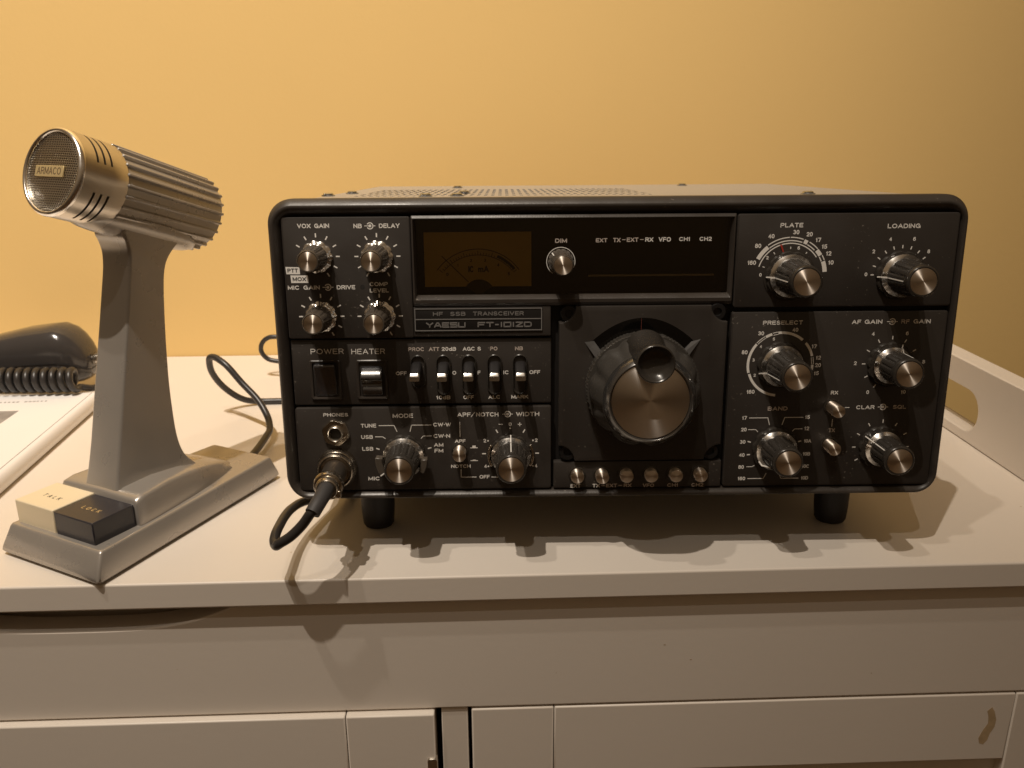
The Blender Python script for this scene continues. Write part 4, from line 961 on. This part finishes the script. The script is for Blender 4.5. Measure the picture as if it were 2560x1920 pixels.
# ================================================================== HAND MICROPHONE AND ITS COILED CORD
hm = empty('hand_microphone', (-445, 300, 0))
tag(hm, 'glossy black hand held microphone with coiled cord lying behind the booklet', 'microphone')
bm = bmesh.new()
# cross sections along x (local), each a rounded superellipse in (y, z)
secs = [(-92, 9, 9, 18), (-88, 15, 15, 21), (-70, 19, 19, 25.5), (-45, 21.5, 22, 29), (-20, 23.4, 24.6, 32), (-2, 24, 25.6, 33.2), (8, 23.6, 26, 33.6), (16, 22, 24, 32.4), (22, 19, 21, 30.4), (27, 16, 16.5, 27.8), (30.2, 13, 11.5, 25.6), (31.6, 9.5, 7.5, 24.6)]
rings = []
for x, hw, hh, zc in secs:
    rg = []
    for i in range(36):
        a = 2*PI*i/36; c_, s_ = math.cos(a), math.sin(a); e_ = 0.72
        rg.append((x, hw*math.copysign(abs(c_)**e_, c_), zc+hh*math.copysign(abs(s_)**e_, s_)))
    rings.append(rg)
loft(bm, rings); obj('housing', bm, M['handset'], hm, smooth=80)
bm = bmesh.new()
rings = []
for x, hw, hh, zc in secs:
    rings.append([(x*1.004, (hw+0.25)*c_, zc-3.2+dz) for c_, dz in ((-1, -0.5), (-1, 0.5), (1, 0.5), (1, -0.5))])
loft(bm, rings); obj('seam', bm, M['rubber'], hm, smooth=30)
bm = bmesh.new(); rings = []
for x, r_ in ((30, 4), (33, 4.2), (33.6, 5), (36.5, 5), (37, 3.4), (41, 3.2), (41.5, 4.4), (43.6, 4.2), (44, 2)):
    rings.append([(x, r_*math.cos(2*PI*k/20), 27.5+0.5*(x-30)*0.5+r_*math.sin(2*PI*k/20)) for k in range(20)])
loft(bm, rings); obj('cord_gland', bm, M['satin'], hm)
bm = bmesh.new(); pts = []
turns = 20; cx0 = -97
for i in range(turns*22+1):
    t = i/22; a = 2*PI*t
    pts.append((cx0+6.9*t*1.0+0, -50+8.0*math.cos(a), 24.4+8.0*math.sin(a)))
x_end = pts[-1]
pts = [p for p in pts if p[0] < 40]
x_end = Vector(pts[-1])
pts2 = catmull([x_end, x_end+Vector((7, 6, -3)), Vector((52, -30, 14)), Vector((54, -14, 16)), Vector((51, -3, 24)), Vector((44, 0, 30))], 8)
tube(bm, pts+pts2[1:], 2.75, 12); obj('coiled_cord', bm, M['cable'], hm, smooth=80)

# ================================================================== BOOKLET
bk = empty('booklet', (-430, 150, 0)); tag(bk, 'white printed booklet lying flat beside the grey microphone', 'booklet')
bk.rotation_euler = (0, 0, R(4.9))
def bkp(x, y):  # world to local
    v = Vector((x+430, y-150, 0)); v.rotate(Matrix.Rotation(-R(4.9), 3, 'Z')); return v.x, v.y
xr, yb_ = bkp(-391, 252)
bm = bmesh.new()
box(bm, xr-205, xr-2.5, -215, yb_-1.5, 1.2, 10.2)
obj('pages', bm, M['paper'], bk, smooth=0)
bm = bmesh.new()
# cover with a rounded spine on the right
P = [(xr-207, 0.1)]+[(xr-3+4.0*math.sin(R(a)), 6.3-6.2*math.cos(R(a))) for a in range(0, 181, 15)]+[(xr-207, 12.5), (xr-207, 11.7)]+[(xr-3+3.2*math.sin(R(a)), 6.3-5.4*math.cos(R(a))) for a in range(180, -1, -15)]+[(xr-207, 0.9)]
loft(bm, [[(x, y, z) for x, z in P] for y in (-217, yb_)]); obj('cover', bm, M['paper'], bk, smooth=50)
bm = bmesh.new(); box(bm, xr-5.2, xr-4.6, -216, yb_-0.5, 12.4, 12.6); obj('crease', bm, M['grey_print'], bk, smooth=0)
bm = bmesh.new()
xa, ya = bkp(-432, 208)
def fl(bm, pts, z, th=0.08):
    a = [bm.verts.new((x, y, z)) for x, y in pts]; b = [bm.verts.new((x, y, z+th)) for x, y in pts]
    bm.faces.new(b)
    for i in range(len(pts)): bm.faces.new((a[i], a[(i+1) % len(pts)], b[(i+1) % len(pts)], b[i]))
fl(bm, [(xa, ya), (xa-90, ya+2), (xa-90, ya-90), (xa-2, ya-88)], 12.5); obj('printed_picture', bm, M['grey_print'], bk, smooth=0)
bm = bmesh.new()
x_, y_ = bkp(-470, 226)
for i in range(16):
    w_ = random.uniform(1.2, 2.2)
    if i != 9: fl(bm, [(x_+i*3.1, y_), (x_+i*3.1+w_, y_), (x_+i*3.1+w_, y_+2.2), (x_+i*3.1, y_+2.2)], 12.5)
obj('printed_line', bm, M['grey_print'], bk, smooth=0)

# ================================================================== LIGHT
def spot(name, p, aim, power, size, blend, col, rad):
    l = bpy.data.lights.new(name, 'SPOT'); l.energy = power; l.spot_size = R(size); l.spot_blend = blend; l.color = col; l.shadow_soft_size = rad*S
    o = bpy.data.objects.new(name, l); COL.objects.link(o); o.location = Vector(p)*S
    o.rotation_euler = (Vector(aim)-Vector(p)).to_track_quat('-Z', 'Y').to_euler(); return o
WARM = (1.0, 0.885, 0.75)
spot('ceiling_spot', (-430, -713, 2100), (-420, 520, 680), 208, 68, 1.0, WARM, 13)
spot('ceiling_spot', (-621, -484, 2110), (-500, 520, 640), 52, 74, 1.0, WARM, 18)
spot('ceiling_spot', (-215, -1130, 2080), (-260, 200, 250), 20, 60, 1.0, WARM, 13)
wd_ = bpy.data.worlds.new('World'); sc.world = wd_; wd_.use_nodes = True
wn = wd_.node_tree; bg = wn.nodes['Background']; bg.inputs[1].default_value = 1.0
wtc = wn.nodes.new('ShaderNodeTexCoord'); wsp = wn.nodes.new('ShaderNodeSeparateXYZ'); wr = wn.nodes.new('ShaderNodeValToRGB')
wmr = wn.nodes.new('ShaderNodeMapRange'); wmr.inputs['From Min'].default_value = -1; wmr.inputs['From Max'].default_value = 1
wn.links.new(wtc.outputs['Generated'], wsp.inputs[0]); wn.links.new(wsp.outputs['Z'], wmr.inputs['Value']); wn.links.new(wmr.outputs[0], wr.inputs[0]); wn.links.new(wr.outputs[0], bg.inputs[0])
e_ = wr.color_ramp.elements; e_[0].position = 0.42; e_[0].color = (0.030, 0.017, 0.008, 1); e_[1].position = 0.66; e_[1].color = (0.150, 0.100, 0.056, 1)

# ================================================================== CAMERA
cam = bpy.data.cameras.new('camera'); co = bpy.data.objects.new('camera', cam); COL.objects.link(co); sc.camera = co
rows = [[0.9999166208107926, -0.01124528258545266, -0.006347837891679471], [0.009441274668962042, 0.30127083137372535, 0.9534918712270228], [0.008809867135828, 0.9534723015289736, -0.3013518814576929]]
mw = Matrix(((rows[0][0], rows[1][0], -rows[2][0], -0.05746693), (rows[0][1], rows[1][1], -rows[2][1], -0.41556), (rows[0][2], rows[1][2], -rows[2][2], 0.22749872), (0, 0, 0, 1)))
co.matrix_world = mw
cam.sensor_width = 36; cam.sensor_fit = 'HORIZONTAL'; cam.lens = 36*2127.592/2560; cam.clip_start = 0.01; cam.clip_end = 50
cam.dof.use_dof = True; cam.dof.focus_distance = 0.40; cam.dof.aperture_fstop = 24
sc.render.engine = 'CYCLES'
vs_ = sc.view_settings; vs_.view_transform = 'Standard'; vs_.look = 'None'; vs_.exposure = 0.0; vs_.gamma = 1
sc.render.resolution_x = 1024; sc.render.resolution_y = 768
